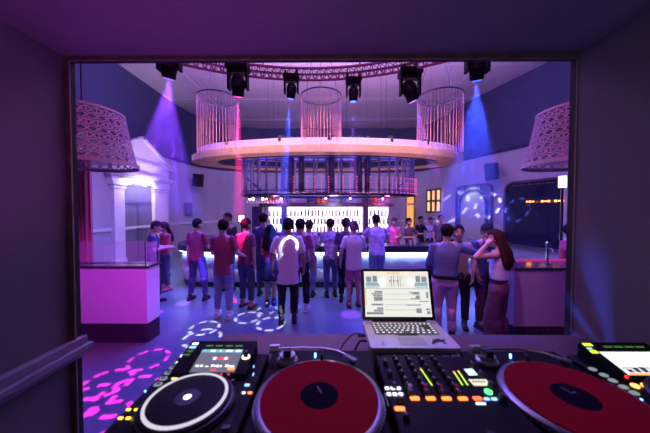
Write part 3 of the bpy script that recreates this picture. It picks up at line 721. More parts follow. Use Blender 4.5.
# hanging glasses at the left of the back bar
rk = MB(); rk.b2(-2.80,-1.40,8.52,8.95,2.44,2.46); rk.b2(-2.75,-2.72,8.7,8.8,2.44,2.6); rk.b2(-1.48,-1.45,8.7,8.8,2.44,2.6)
tag(rk.build('glass_rack', blackmetal), 'overhead rack of hanging stemmed glasses at the left of the back bar','rack')
gp = None
for i in range(13):
    if gp is None:
        mb = MB(); mb.lathe([(.035,0),(.006,-.01),(.006,-.09),(.04,-.13),(.045,-.2),(.04,-.22)],(0,0,0),10)
        gp = mb.build('wine_glass', mat('glass_bright',(.9,.88,.7),.1,emit=None), smooth=True); o = gp
        tag(o,'stemmed glass hanging upside down from the rack at the left of the back bar','glass','glasses hanging from the rack')
    else: o = dup(gp)
    o.location = (-2.68+i*.098, 8.62, 2.44)
for i in range(4):
    mb = MB(); mb.ell((0,0,0),(.05,.05,.035),10); mb.cyl((0,0,.03),(0,0,.09),.03,n=10)
    tag(mb.build('rack_lamp', glow('warm_lamp',(1,.85,.5),9), loc=(-2.55+i*.33,8.85,2.36)), 'small warm lamp glowing under the hanging glass rack','lamp','lamps under the glass rack')

# ---------------------------------------------------------------- oval brass canopy ring above the bar
CX, CD = .0, 7.87
ring = thing('oval_canopy_ring', 'huge oval brass-coloured ring hanging above the bar', 'canopy', (CX,CD,3.42))
def oval(a, b, n=96): return [(a*math.cos(2*PI*i/n), b*math.sin(2*PI*i/n)) for i in range(n)]
mb = MB(); ring_prism(mb, oval(4.05,1.62), oval(3.98,1.55), 0,.17); mb.build('outer_fascia', brass, ring)
mb = MB(); ring_prism(mb, oval(3.98,1.55), oval(3.32,1.08), .02,.07); mb.build('soffit', mat('soffit_wood',(.55,.34,.24),.4,noise_amt=.2,nscale=4), ring)
mb = MB(); ring_prism(mb, oval(3.32,1.08), oval(3.26,1.03), 0,.22); mb.build('inner_fascia', blackmetal, ring)
mb = MB(); ring_prism(mb, oval(3.88,1.47), oval(3.5,1.2), .07,.38); mb.build('upper_step', wall_light, ring)
mb = MB(); ring_prism(mb, oval(3.975,1.545), oval(3.955,1.525), .12,.16); mb.build('pink_led_strip', glow('ring_pink_led',(1,.12,.5),7), ring)
for i in range(8):
    a = PI/8+i*PI/4; x, y = 3.6*math.cos(a), 1.3*math.sin(a)
    MB().cyl((x,y,.3),(x,y,3.65),.003,n=6).build('suspension_rod', blackmetal, ring)
for x in (-2.6,-1.15,.05,1.6,2.6):
    mb = MB(); y = -1.5*math.sqrt(max(.05,1-(x/3.9)**2)); mb.box((x,y+.1,.37),(.16,.14,.16)); mb.build('ring_fixture', blackmetal, ring, bevel=.02)

# gantry: oval cage of slats and posts under the ring
gm = mat('gantry_steel', (.07,.07,.12), .35, metal=.4)
slat = mat('gantry_slat', (.16,.14,.20), .4, metal=.3)
g = thing('bar_gantry_cage', 'dark oval steel cage of slats and braces hanging inside the brass ring above the bottles', 'gantry', (0,7.9,2.4))
A_, B_ = 2.62, .92
def gpt(t, z, k=1): return Vector((A_*k*math.cos(t)+.02, B_*k*math.sin(t), z))
for z, r in ((.06,.05),(1.27,.04),(1.02,.022),(.16,.02)):
    mb = MB(); mb.tube([gpt(2*PI*i/64,z) for i in range(64)], r, 6, closed=True); mb.build('hoop', gm, g)
mb = MB(); ring_prism(mb,[ (A_*math.cos(2*PI*i/64)+.02,B_*math.sin(2*PI*i/64)) for i in range(64)],[((A_-.25)*math.cos(2*PI*i/64)+.02,(B_-.25)*math.sin(2*PI*i/64)) for i in range(64)],.0,.03)
mb.build('glass_shelf_ledge', blackmetal, g)
for i in range(44):
    t = 2*PI*i/44
    if math.sin(t) > .55 and i%2: continue
    p = gpt(t,0); mb = MB(); mb.box((p.x,p.y,.65),(.05,.03,1.2), math.atan2(B_*math.cos(t),-A_*math.sin(t)))
    mb.build('slat', slat, g)
for k, t in enumerate((-1.98,-1.86,-1.53,-1.22,-1.12,2.2,1.0,1.57)):
    p = gpt(t,0,.96); mb = MB(); mb.cyl((p.x,p.y,0),(p.x,p.y,1.6),.085,n=14); mb.build('post', gm, g, smooth=True)
for t0,t1 in ((PI+.05,PI+.75),(-.05,-.75)):
    mb = MB(); mb.tube([gpt(t0,1.1,.97),gpt((t0+t1)/2,.5,.97),gpt(t1,.15,.97)],.03,6); mb.build('diagonal_brace', gm, g)
mb = MB()
for s in (-1,1): mb.box((s*1.2,0,1.27),(.06,2*B_*.86,.06)); mb.box((s*.3,0,1.27),(.06,2*B_*.97,.06))
mb.box((0,0,1.25),(2*A_,.08,.08)); mb.build('cross_beams', gm, g)
for i in range(4):
    mb = MB(); x = (-1.8,-.6,.6,1.8)[i]; mb.cyl((x,.0,1.0),(x,0,4.65),.004,n=6); mb.build('suspension_rod', blackmetal, g)
pinkl = glow('slat_pink_light',(1,.12,.50),1.1)
n=0
for i in range(26):
    t = -PI/2-.35+i*(PI/2+.3)/26
    p = gpt(t,0,1.03); mb = MB()
    for j in range(7): mb.ell((p.x,p.y,.08+j*.07),.014 if j%2 else .02,6)
    mb.build('slat_pink_glow', pinkl, g)  # glowing beads stand in for pink light on the slats
# little spot lamps under the gantry
for i,x in enumerate((-1.75,-1.3,-.05,.62,1.55,-2.3)):
    t = thing('spot_lamp','','lamp',(x+.02,7.9-B_*math.sqrt(1-(x/A_)**2)+.1,2.38))
    t['label'] = 'tiny bright spot lamp under the rim of the steel cage above the bar'; t['group']='spot lamps under the cage rim'
    MB().cyl((0,0,-.05),(0,0,.02),.03,n=10).build('housing', blackmetal, t)
    MB().ell((0,0,-.06),.024,8).build('bulb', glow('spot_bulb',(.9,.6,1),25), t)

# ---------------------------------------------------------------- three bead chandeliers
bead = mat('bead_string', (.80,.36,.30), .5)
hoopm = mat('hoop_dark', (.03,.02,.03), .4)
for i,(x,y,zt,zb,R,lb) in enumerate(((-2.86,6.78,4.93,3.46,.51,'round curtain chandelier of hanging bead strings over the left end of the oval ring'),
        (-.15,6.62,4.9,3.42,.52,'round curtain chandelier of bead strings over the middle of the oval ring'),
        (2.92,6.75,4.93,3.46,.56,'round curtain chandelier of bead strings over the right end of the oval ring'))):
    t = thing('bead_chandelier', lb, 'chandelier', (x,y,zb), 0, 'bead chandeliers above the bar ring'); del t['group']
    h = zt-zb
    mb = MB(); ring_prism(mb, [(R*math.cos(2*PI*k/48),R*math.sin(2*PI*k/48)) for k in range(48)], [((R-.02)*math.cos(2*PI*k/48),(R-.02)*math.sin(2*PI*k/48)) for k in range(48)], h-.03,h)
    mb.build('top_hoop', hoopm, t)
    mb = MB()
    N = 40
    for k in range(N):
        a = 2*PI*k/N; px_, py_ = (R-.01)*math.cos(a), (R-.01)*math.sin(a)
        mb.cyl((px_,py_,.0),(px_,py_,h-.03),.0045,n=5,cap=False)
        for j in range(int(h/.12)): mb.ell((px_,py_,.05+j*.12),.008,6)
    mb.build('bead_strings', bead, t, kind='stuff')
    for k in range(3):
        a = 2*PI*k/3+.5; mb = MB(); mb.cyl((R*math.cos(a),R*math.sin(a),h-.01),(0,0,7.1-zb),.006,n=5); mb.build('hanging_wire', hoopm, t)
# ================================================================ truss and moving heads
trussm = mat('truss_magenta_aluminium', (.26,.07,.15), .5, metal=.2)
TC = (-.27,.37); TR = 4.2; TZ = 4.36
def tp(a, dr=0, dz=0): return Vector((TC[0]+(TR+dr)*math.sin(a), TC[1]+(TR+dr)*math.cos(a), TZ+dz))
A0, A1 = -.62, .62
tr = thing('curved_truss', 'curved three-chord lighting truss arching across the top above the dance floor', 'truss', (TC[0],TC[1]+TR,TZ))
def TL(mb): o = tr.location; mb.v = [(x-o[0],y-o[1],z-o[2]) for x,y,z in mb.v]; return mb
for dr, dz in ((-.10,.07),(.10,.07),(0,-.08)):
    mb = MB(); mb.tube([tp(A0+(A1-A0)*i/40,dr,dz) for i in range(41)], .022, 8); TL(mb).build('chord', trussm, tr, smooth=True)
mb = MB()
for i in range(40):
    a = A0+(A1-A0)*i/40; b = A0+(A1-A0)*(i+1)/40; c = (a+b)/2
    mb.cyl(tp(a,-.10,.07),tp(c,0,-.08),.009,n=5); mb.cyl(tp(c,0,-.08),tp(b,-.10,.07),.009,n=5)
    mb.cyl(tp(a,.10,.07),tp(c,0,-.08),.009,n=5); mb.cyl(tp(c,0,-.08),tp(b,.10,.07),.009,n=5); mb.cyl(tp(a,-.10,.07),tp(b,.10,.07),.008,n=5)
TL(mb).build('lattice', trussm, tr)
for a in (-.55,-.2,.2,.55):
    TL(MB().cyl(tp(a,0,.1),tp(a,0,7.1-TZ),.012,n=6)).build('hanging_cable', blackmetal, tr)

def spot(name, loc, direction, col, W, ang, blend=.3, r=.02, gobo=None):
    L = bpy.data.lights.new(name,'SPOT'); L.color = col; L.energy = W; L.spot_size = math.radians(ang); L.spot_blend = blend; L.shadow_soft_size = r
    o = bpy.data.objects.new(name, L); COL.objects.link(o); o.location = loc
    o.rotation_euler = Vector(direction).to_track_quat('-Z','Y').to_euler()
    if gobo: gobo(L)
    return o
def area(name, loc, direction, col, W, sx, sy=None, spread=180):
    L = bpy.data.lights.new(name,'AREA'); L.color = col; L.energy = W; L.shape = 'RECTANGLE'; L.size = sx; L.size_y = sy or sx; L.spread = math.radians(spread)
    o = bpy.data.objects.new(name, L); COL.objects.link(o); o.location = loc
    o.rotation_euler = Vector(direction).to_track_quat('-Z','Y').to_euler(); return o
def point(name, loc, col, W, r=.1):
    L = bpy.data.lights.new(name,'POINT'); L.color = col; L.energy = W; L.shadow_soft_size = r
    o = bpy.data.objects.new(name, L); COL.objects.link(o); o.location = loc; return o

class G:
    """small maths-node writer"""
    def __init__(s, nt): s.nt = nt
    def m(s, op, *a):
        n = s.nt.nodes.new('ShaderNodeMath'); n.operation = op
        for i, x in enumerate(a):
            if isinstance(x,(int,float)): n.inputs[i].default_value = x
            else: s.nt.links.new(x, n.inputs[i])
        return n.outputs[0]
def gobo_base(L):
    L.use_nodes = True; nt = L.node_tree
    em = nt.nodes['Emission']; tc = nt.nodes.new('ShaderNodeTexCoord'); sp = nt.nodes.new('ShaderNodeSeparateXYZ')
    nt.links.new(tc.outputs['Normal'], sp.inputs[0]); g_ = G(nt)
    z = g_.m('ABSOLUTE', sp.outputs[2]); u = g_.m('DIVIDE', sp.outputs[0], z); v = g_.m('DIVIDE', sp.outputs[1], z)
    return g_, em, u, v
def gobo_fan(n, duty, phase=0):
    def f(L):
        g_, em, u, v = gobo_base(L)
        th = g_.m('ARCTAN2', v, u); s_ = g_.m('SINE', g_.m('ADD', g_.m('MULTIPLY', th, n), phase)); k = g_.m('GREATER_THAN', s_, duty)
        g_.nt.links.new(g_.m('ADD', g_.m('MULTIPLY', k, 1.0), .12), em.inputs['Strength'])
    return f
def gobo_rings(rings, base=0):      # (u, v, radius, half width, dashes, duty)
    def f(L):
        g_, em, u, v = gobo_base(L); tot = None
        for (cu, cv, r, w, n, duty) in rings:
            du = g_.m('SUBTRACT', u, cu); dv = g_.m('SUBTRACT', v, cv)
            d = g_.m('SQRT', g_.m('ADD', g_.m('MULTIPLY', du, du), g_.m('MULTIPLY', dv, dv)))
            k = g_.m('LESS_THAN', g_.m('ABSOLUTE', g_.m('SUBTRACT', d, r)), w)
            s_ = g_.m('GREATER_THAN', g_.m('SINE', g_.m('MULTIPLY', g_.m('ARCTAN2', dv, du), n)), duty)
            q = g_.m('MULTIPLY', k, s_); tot = q if tot is None else g_.m('MAXIMUM', tot, q)
        g_.nt.links.new(g_.m('ADD', tot, base) if base else tot, em.inputs['Strength'])
    return f

def gobo_dots(k=5, span=.19, r=.026, ph=.0):
    return gobo_rings([(-span+2*span*i/(k-1), .05*math.sin(i*2.1+ph), 0, r*(1 if i%2 else .75), 1, -2) for i in range(k)], .07)
def haze_mat(name, dens, col):
    m = bpy.data.materials.new(name); m.use_nodes = True; nt = m.node_tree; nt.nodes.remove(nt.nodes['Principled BSDF'])
    v = nt.nodes.new('ShaderNodeVolumeScatter'); v.inputs['Density'].default_value = dens; v.inputs['Color'].default_value = (*col,1); v.inputs['Anisotropy'].default_value = .0
    nt.links.new(v.outputs[0], nt.nodes['Material Output'].inputs['Volume']); return m
hz = haze_mat('haze', .14, (1,1,1))

def moving_head(px, D, lens_z, aim, col, es, label, W, ang, length, fan=None, hs=1.0):
    X = (px-327)*D/F
    aim = Vector(aim).normalized()
    t = thing('moving_head_light', label, 'stage light', (X,D,lens_z))
    hc = -aim*.17*hs          # head centre relative to lens
    top = .46*hs
    M = aim.to_track_quat('-Z','Y').to_matrix()
    mb = MB(); mb.lathe([(.07,.0),(.095,.015),(.10,.10),(.115,.16),(.115,.22),(.09,.30),(.05,.34)],(0,0,0),20,M@Matrix.Scale(hs,3)); h = mb.build('head', black, t, smooth=True)
    mb = MB()
    for k in range(5): mb.lathe([(.118,.17+k*.02),(.118,.178+k*.02)],(0,0,0),20,M@Matrix.Scale(hs,3))
    mb.build('cooling_fin', blackmetal, h)
    lc = MB().lathe([(.068,-.002),(.068,.01)],(0,0,0),24,M@Matrix.Scale(hs,3)).build('lens', glow('lens_'+label[:24], col, es), h)
    mb = MB()
    for s in (-1,1): mb.box((hc.x+s*.15*hs,hc.y,hc.z+.07*hs),(.04*hs,.12*hs,.28*hs))
    mb.box((hc.x,hc.y,hc.z+.22*hs),(.34*hs,.14*hs,.05*hs)); mb.build('yoke', black, t, bevel=.012)
    mb = MB(); mb.box((hc.x,hc.y,hc.z+.30*hs),(.36*hs,.26*hs,.10*hs)); bs = mb.build('base', black, t, bevel=.015)
    mb = MB()
    for s in (-1,1): mb.box((hc.x+s*.1,hc.y,hc.z+.39*hs),(.04,.05,.10))
    mb.build('clamp', blackmetal, t)
    if W:
        A = Vector((X,D,lens_z)) + aim*.02
        spot('stage_beam_lamp', A, aim, col, W, ang, .15, .03, fan)
        if length:
            r1 = length*math.tan(math.radians(ang/2))*1.02
            mb = MB(); mb.cyl(aim*.03, aim*length, .03, r1, n=28)
            o = mb.build('beam_haze', hz, None, loc=(X,D,lens_z))
            tag(o,'glowing shaft of haze lit by the '+label[:60],'light beam',kind='stuff')
    return t
BW = 7
moving_head(170, 3.9, 2+130*3.9/F, (-.27,.30,-1), (.22,.05,1), 7, 'small dark stage light throwing a fanned violet beam, leftmost on the truss', 1500*BW, 36, 2.2, gobo_dots(5,.24,.034))
moving_head(239, 4.35, 2+112*4.35/F, (-.12,.35,-1), (1,.02,.22), 9, 'large dark stage light pointing down with a pink beam', 1100*BW, 7, 2.2)
moving_head(291, 4.5, 2+110*4.5/F, (-.13,.25,-1), (.03,.07,1), 9, 'dark stage light with a thin blue beam left of the middle of the truss', 1100*BW, 9, 2.6, gobo_fan(3,-.4), hs=.75)
moving_head(353, 4.5, 2+107*4.5/F, (0,.1,-1), (.40,.08,1), 9, 'dark stage light with a thin violet beam right of the middle of the truss', 420*BW, 6, 2.4, hs=.75)
moving_head(412, 4.35, 2+107*4.35/F, (.38,.2,-.9), (.40,.12,1), 5, 'large tilted dark stage light aimed down to the right', 260*BW, 9, 1.3)
moving_head(474, 3.95, 2+127*3.95/F, (.17,.35,-1), (.03,.07,1), 9, 'dark stage light with a fanned blue beam, rightmost on the truss', 1900*BW, 32, 2.3, gobo_dots(5,.21,.032,1.0))

# ================================================================ big perforated lampshades
shade_m = mat('lamp_shade_metal', (.52,.36,.36), .5, metal=.1)
def lampshade(x, y, label, flip=1):
    t = thing('perforated_pendant_lamp', label, 'pendant lamp', (x,y,2.6))
    Rb, Rt, H = .62, .47, .74
    N, Rw = 30, 8
    mb = MB()
    def P(u, v): # v 0..1
        a = 2*PI*u/N; r = Rb+(Rt-Rb)*(v**.85); return Vector((r*math.cos(a), r*math.sin(a), v*H))
    # petal lattice built from crossing ribbons
    def seg(p, q):
        d = q-p; L = d.length; d.normalize(); rad = Vector((p.x,p.y,0)).normalized(); s = d.cross(rad).normalized()
        w = .0075; th = .006
        vs = [p-s*w, p+s*w, q+s*w, q-s*w]; vs += [v-rad*th for v in vs]
        mb.add(vs, [(0,1,2,3),(7,6,5,4),(0,4,5,1),(1,5,6,2),(2,6,7,3),(3,7,4,0)])
    for j in range(Rw):
        v0 = .06+j*.88/Rw; dv = .88/Rw
        for i in range(N):
            o = .5 if j%2 else 0
            c = [(i+o,v0),(i+o+.42,v0+dv*.33),(i+o+.42,v0+dv*.72),(i+o,v0+dv*1.0),(i+o-.42,v0+dv*.72),(i+o-.42,v0+dv*.33)]
            pts = [P(*q) for q in c]
            for k in range(6): seg(pts[k], pts[(k+1)%6])
            seg(P(i+o+.42,v0+dv*.5), P(i+o+.58,v0+dv*.5))
            if j%2: seg(P(i+o,v0+dv*.1),P(i+o,v0+dv*.9))
    mb.build('perforated_side', shade_m, t)
    mb = MB(); mb.lathe([(Rb-.004,0),(Rb+.012,0),(Rb+.01,.05),(Rb-.012,.05)],n=64,closed=True); mb.build('bottom_rim', shade_m, t)
    mb = MB(); mb.lathe([(Rt-.012,H-.03),(Rt+.01,H-.03),(Rt+.006,H),(Rt-.012,H)],n=64,closed=True); mb.build('top_rim', shade_m, t)
    mb = MB(); mb.lathe([(Rb-.09,.04),(Rt-.06,H-.02),(Rt-.07,H-.02),(Rb-.1,.04)],n=48,closed=True); mb.build('inner_lining', mat('inner_shade_film',(.34,.22,.30),.6,alpha=.18), t)
    mb = MB()
    for k in range(3): a = 2*PI*k/3; mb.cyl((0,0,H),(Rt*math.cos(a),Rt*math.sin(a),H-.01),.008,n=6)
    mb.cyl((0,0,H-.15),(0,0,7.1-2.6),.01,n=6); mb.build('hanging_stem', blackmetal, t)
lampshade(-3.33,3.5,'large tapering perforated lampshade hanging over the pink-lit left side counter')
lampshade(3.4,3.5,'large tapering perforated lampshade hanging over the right side counter')

# ================================================================ side counters
panel_w = mat('counter_panel_white', (.78,.74,.80), .45)
panel_r = mat('counter_panel_mauve', (.40,.36,.42), .5)
topm = mat('counter_top_stone', (.10,.07,.07), .12, noise_amt=.3, nscale=6)
basem = mat('slatted_base', (.05,.03,.06), .5)
clear = mat('clear_glass', (.9,.95,1), .02, alpha=.10)
def sidecounter(x0, x1, y0, y1, label, pm, glass=None):
    t = thing('side_counter', label, 'counter', ((x0+x1)/2,y0,0))
    cx = (x0+x1)/2; w = (x1-x0)/2; d = y1-y0
    mb = MB(); mb.b2(-w,w,0,d,.29,1.13); mb.build('panel_body', pm, t, bevel=.006)
    mb = MB(); mb.b2(-w+.01,w-.01,.02,d-.01,0,.29)
    k = int(2*w/.045)
    for i in range(k): mb.b2(-w+.01+i*.045,-w+.038+i*.045,.0,.03,0,.285)
    for i in range(int(d/.045)):
        for s in (-1,1): mb.b2(s*(w-.0),s*(w-.02),.03+i*.045,.058+i*.045,0,.285)
    mb.build('slatted_plinth', basem, t)
    mb = MB(); mb.b2(-w-.02,w+.02,-.02,d+.02,1.13,1.165); mb.build('counter_top', topm, t, bevel=.004)
    return t, w, d
t, w, d = sidecounter(-4.6,-2.70,3.8,4.10,'white-panelled side counter lit magenta with a dark stone top on the left',panel_w)
mb = MB(); mb.b2(w-.03,w-.018,.01,d-.02,1.165,1.50); mb.b2(-w,w-.02,d-.03,d-.02,1.165,1.50); mb.build('glass_screen', clear, t)
mb = MB(); mb.cyl((w-.02,.01,1.165),(w-.02,.01,1.52),.008,n=8); mb.b2(-w,w-.01,-.0,.01,1.20,1.21); mb.cyl((w-.02,d-.02,1.165),(w-.02,d-.02,1.40),.008,n=8); mb.build('screen_frame', blackmetal, t)
t, w, d = sidecounter(2.74,4.4,3.75,4.35,'pale side counter with a dark base and pink-lit top on the right',panel_r)
mb = MB(); mb.b2(-.45,w,d-.14,d-.10,1.166,1.19); mb.build('pink_top_glow', glow('pink_top_light',(1,.05,.40),.45), t)  # glowing bar stands in for pink light on the counter top
# small things on the right counter
t = thing('beer_tap', 'slim chrome beer font standing on the right side counter','beer tap',(3.42,4.0,1.165))
MB().lathe([(.05,0),(.05,.012),(.018,.02),(.018,.26),(.03,.27),(.03,.33),(.0,.35)],n=14).build('column', chrome, t, smooth=True)
MB().tube([(0,-.01,.25),(0,-.09,.25),(0,-.10,.20)],.011).build('spout', chrome, t)
MB().cyl((0,-.03,.33),(0,-.05,.42),.012,n=8).build('tap_handle', black, t)
# amber candle glass at the end of each counter
t = thing('candle_glass','small amber glass candle holder glowing on the right side counter','candle',(3.02,3.85,1.165))
MB().lathe([(.03,0),(.035,.07),(.031,.07),(.027,.01)],n=14).build('glass', mat('amber_glass',(.8,.4,.1),.1,alpha=.5), t)
MB().cyl((0,0,.012),(0,0,.04),.022,n=10).build('candle', glow('candle_glow',(1,.5,.12),3), t)
# curtain at far left, and white lamp at the right edge
mb = MB(); vs=[]; n_=60
for z in (0,3.1):
    for i in range(n_): vs.append((-5.05+i*.009, 4.9+.05*math.sin(i*.7), z))
mb.add(vs,[(i,i+1,n_+i+1,n_+i) for i in range(n_-1)])
o = mb.build('curtain', mat('red_curtain',(.45,.08,.14),.8)); s_ = o.modifiers.new('s','SOLIDIFY'); s_.thickness=.02
tag(o,'narrow folded dark red curtain hanging behind the left side counter','curtain')
t = thing('column_lamp','small bright cylinder lamp on a post beside the right edge of the opening','lamp',(4.40,4.85,0))
MB().cyl((0,0,0),(0,0,2.42),.02,n=12).build('post', blackmetal, t)
MB().cyl((0,0,2.42),(0,0,2.63),.06,n=18).build('lamp_glass', glow('lampwhite',(.8,1,.85),3.2), t)

# small lit sign near the back bar
t = thing('lit_sign','tiny framed pinkish sign glowing beside the left end of the back bar','sign',(-3.2,9.6,1.68))
MB().box((0,0,0),(.30,.04,.34)).build('frame', blackmetal, t)
MB().box((0,-.025,0),(.22,.01,.26)).build('face', glow('signface',(1,.5,.6),3), t)
MB().b2(-.02,.02,0,.04,-1.68,-.17).build('stand', blackmetal, t)
# ================================================================ DJ desk and gear
DZ = 1.415                                      # table top height
def gp(px, py, h):                              # a point of a level surface h below the lens
    D = h*F/(py-210); return ((px-327)*D/F, D)
deskm = mat('desk_laminate', (.10,.05,.06), .45, noise_amt=.15, nscale=60)
t = thing('dj_desk','long dark wooden desk top under all the DJ equipment','desk',(.33,.8,DZ))
MB().b2(-.81,.83,-.42,.40,-.04,0).build('desk_top', deskm, t, bevel=.004)
for x in (-.75,.78):
    for y in (-.36,.34): MB().b2(x-.03,x+.03,y-.03,y+.03,-(DZ-BF),-.04).build('leg', deskm, t)

grey = mat('button_grey',(.35,.36,.38),.4)
knobm = mat('knob_black',(.03,.03,.032),.45)
knobdot = mat('knob_marker',(.8,.8,.8),.4)
G_ = lambda n,c,s=3: glow(n,c,s)
orange = G_('led_orange',(1,.18,.03),3.2); yellow = G_('led_yellow',(1,.62,.04),3); blueled = G_('led_blue',(.15,.4,1),6)
whiteled = G_('led_white',(.95,.95,1),1.6); greenled = G_('led_green',(.1,1,.25),2.5); redled = G_('led_red',(1,.02,.03),2)
limeled = G_('led_lime',(.62,1,.02),1.4); cueled = G_('cue_orange',(1,.42,.12),2.6); creamled = G_('lcd_cream',(.85,.82,.6),1.1)
padgrey = G_('pad_grey',(.45,.55,.6),.55); lightblue = G_('led_skyblue',(.3,.55,1),1.8)
def knob(x, y, z, parent, r=.008, h=.014, name='knob', m=None):
    mb = MB(); mb.lathe([(r,0),(r*1.02,.002),(r*.86,h*.85),(r*.7,h)],(x,y,z),18); k = mb.build(name, m or knobm, parent, smooth=True)
    MB().b2(x-.0007,x+.0007,y+r*.1,y+r*.85,z+h,z+h+.0006).build('marker', knobdot, k); return k
def btn(x, y, z, w, d, m, parent, name='button', h=.003, skew=0):
    mb = MB(); mb.prism(rrect(w,d,min(w,d)*.25,3,x,y), z, z+h); return mb.build(name, m, parent)

def cdj(x0, y0, label, W=.30, Dp=.40):
    """origin: front left corner on the table"""
    t = thing('cd_deck', label, 'cd deck', (x0,y0,DZ))
    H = .09
    body = MB().b2(0,W,0,Dp,.012,H).build('body', black, t, bevel=.006)
    for x in (.03,W-.03):
        for y in (.03,Dp-.03): MB().cyl((x,y,0),(x,y,.014),.014,n=14).build('foot', blackmatte, t)
    jx, jy = W/2-.002, .158
    dk = mat('jog_black',(.006,.005,.009),.45,noise_amt=.2,spec=.1)
    MB().lathe([(.112,H),(.115,H+.006),(.110,H+.014),(.098,H+.016)],(jx,jy,0),64).build('jog_rim', mat('jog_rim_grey',(.03,.03,.05),.35,metal=.4), t, smooth=True)
    jw = MB().lathe([(.104,H+.014),(.104,H+.020),(.092,H+.022)],(jx,jy,0),64).build('jog_wheel', dk, t, smooth=True)
    MB().lathe([(.089,H+.0222),(.0965,H+.0215),(.0965,H+.0235),(.089,H+.0245)],(jx,jy,0),64,closed=True).build('light_ring', G_('jog_ring_white',(.9,.85,1),.8), jw)
    MB().lathe([(.030,H+.022),(.030,H+.0236)],(jx,jy,0),32).build('hub', mat('hub_dark',(.006,.006,.01),.3), jw)
    MB().lathe([(.0095,H+.0236),(.0095,H+.0242)],(jx,jy,0),20).build('centre_display', G_('hub_display',(1,.85,.9),2.2), jw)
    # display block, raised towards the back
    bx0, bx1, by0, by1 = .035, .262, .262, .395
    z = lambda y: H+.012+(y-by0)/(by1-by0)*.034
    mb = MB(); vs = [(bx0,by0,H-.01),(bx1,by0,H-.01),(bx1,by1,H-.01),(bx0,by1,H-.01),(bx0,by0,z(by0)),(bx1,by0,z(by0)),(bx1,by1,z(by1)),(bx0,by1,z(by1))]
    mb.add(vs,[(0,3,2,1),(4,5,6,7),(0,1,5,4),(1,2,6,5),(2,3,7,6),(3,0,4,7)]); blk = mb.build('display_block', black, t, bevel=.003)
    def slab(xa,xb,ya,yb,lift,m,name,par=blk,th=.0006):
        mb = MB(); vs = [(xa,ya,z(ya)+lift),(xb,ya,z(ya)+lift),(xb,yb,z(yb)+lift),(xa,yb,z(yb)+lift)]; vs += [(a,b,c-th) for a,b,c in vs]
        mb.add(vs,[(0,1,2,3),(7,6,5,4),(0,4,5,1),(1,5,6,2),(2,6,7,3),(3,7,4,0)]); return mb.build(name, m, par)
    return t, slab, H, blk, body, (bx0,bx1,by0,by1,z)
# ---- left deck
t, slab, H, blk, body, (bx0,bx1,by0,by1,zf) = cdj(-.50,.476,'black CD deck with white-ringed jog wheel and colour screen, leftmost on the desk')
sx0, sx1, sy0, sy1 = .092, .226, .270, .355
scr = slab(sx0,sx1,sy0,sy1,.0012,G_('deck_screen_base',(.16,.17,.22),.9),'screen')
L_ = .0018
slab(sx0+.001,sx1-.001,sy1-.013,sy1-.001,L_,G_('screen_cyan',(.2,.65,.75),.9),'header_bar',scr)
for k,(a,b) in enumerate(((.03,.045),(.06,.064),(.08,.10),(.112,.128))): slab(sx0+a,sx0+b,sy1-.010,sy1-.004,L_+.0004,whiteled,'header_text',scr)
slab(sx0+.055,sx0+.10,sy0+.046,sy0+.051,L_,redled,'waveform',scr)
for q in (.055,.09): slab(sx0+q-.005,sx0+q+.005,sy0+.044,sy0+.053,L_+.0004,whiteled,'play_symbol',scr)
for a,b,hh in ((.008,.018,.007),(.022,.03,.007),(.038,.048,.003),(.056,.061,.009),(.064,.08,.006),(.083,.088,.006),(.098,.108,.008),(.11,.126,.005)):
    slab(sx0+a,sx0+b,sy0+.018,sy0+.018+hh,L_,whiteled,'screen_text',scr)
slab(sx0+.11,sx0+.13,sy0+.008,sy0+.016,L_,orange,'screen_marker',scr); slab(sx0+.06,sx0+.075,sy0+.006,sy0+.010,L_,redled,'screen_marker',scr)
for i in range(4): slab(.095+i*.033,.119+i*.033,sy1+.012,sy1+.018,.0012,G_('menu_green',(.18,.5,.05),.35),'menu_button')
slab(bx0+.010,bx0+.030,by1-.022,by1-.012,.002,whiteled,'source_button'); slab(bx0+.008,bx0+.030,by1-.036,by1-.028,.002,lightblue,'source_button')
slab(bx0+.010,bx0+.028,by1-.052,by1-.044,.002,G_('menu_green',(0,0,0),0),'source_button'); slab(bx0+.008,bx0+.026,by1-.066,by1-.059,.002,G_('menu_green',(0,0,0),0),'source_button')
# rotary selector with a bright ring
kx, ky = .243, .325
mb = MB(); zr = zf(ky)
ring_prism(mb,[(kx+.0125*math.cos(a*PI/14),ky+.0125*math.sin(a*PI/14)) for a in range(28)],[(kx+.008*math.cos(a*PI/14),ky+.008*math.sin(a*PI/14)) for a in range(28)],zr,zr+.004)
mb.build('selector_ring', G_('selector_white',(1,.9,.75),2.2), blk); knob(kx,ky,zr+.002,blk,.0075,.016,'selector_knob')
# left column of buttons
def L2(px,py,h=.490): x,y = gp(px,py,h); return x+.50, y-.476
for i,(px,py_) in enumerate(((152.2,386.8),(157.6,380.8),(163,375),(168,369.5),(173.3,364.5),(179,357.5))):
    x,y = L2(px,py_); btn(x+.006,y,H,.020,.014,padgrey if i!=5 else whiteled,t,'side_button')
    btn(x+.006,y,H+.003,.012,.007,knobm if i<4 else whiteled,t,'side_button_face',.0006)
for px,py_ in ((171.5,381),(179.5,381)): x,y = L2(px,py_); MB().cyl((x,y,H),(x,y,H+.004),.0085,n=16).build('hot_cue_button', cueled, t)
for px,py_ in ((123.3,413),(131.8,413),(115,422),(123,422)): x,y = L2(px,py_); btn(x,y,H,.010,.006,yellow,t,'cue_light',.002)
for px,py_,m_,w_,d_ in ((245.6,387,lightblue,.014,.008),(242,395,whiteled,.009,.006),(249.5,395,orange,.011,.006),(252,376,lightblue,.003,.012),(252.5,368,lightblue,.003,.010),(141,394,blueled,.004,.004)):
    x,y = L2(px,py_); btn(min(x,.292),y,H,w_,d_,m_,t,'sync_button' if w_>.01 else 'indicator_light',.0025)
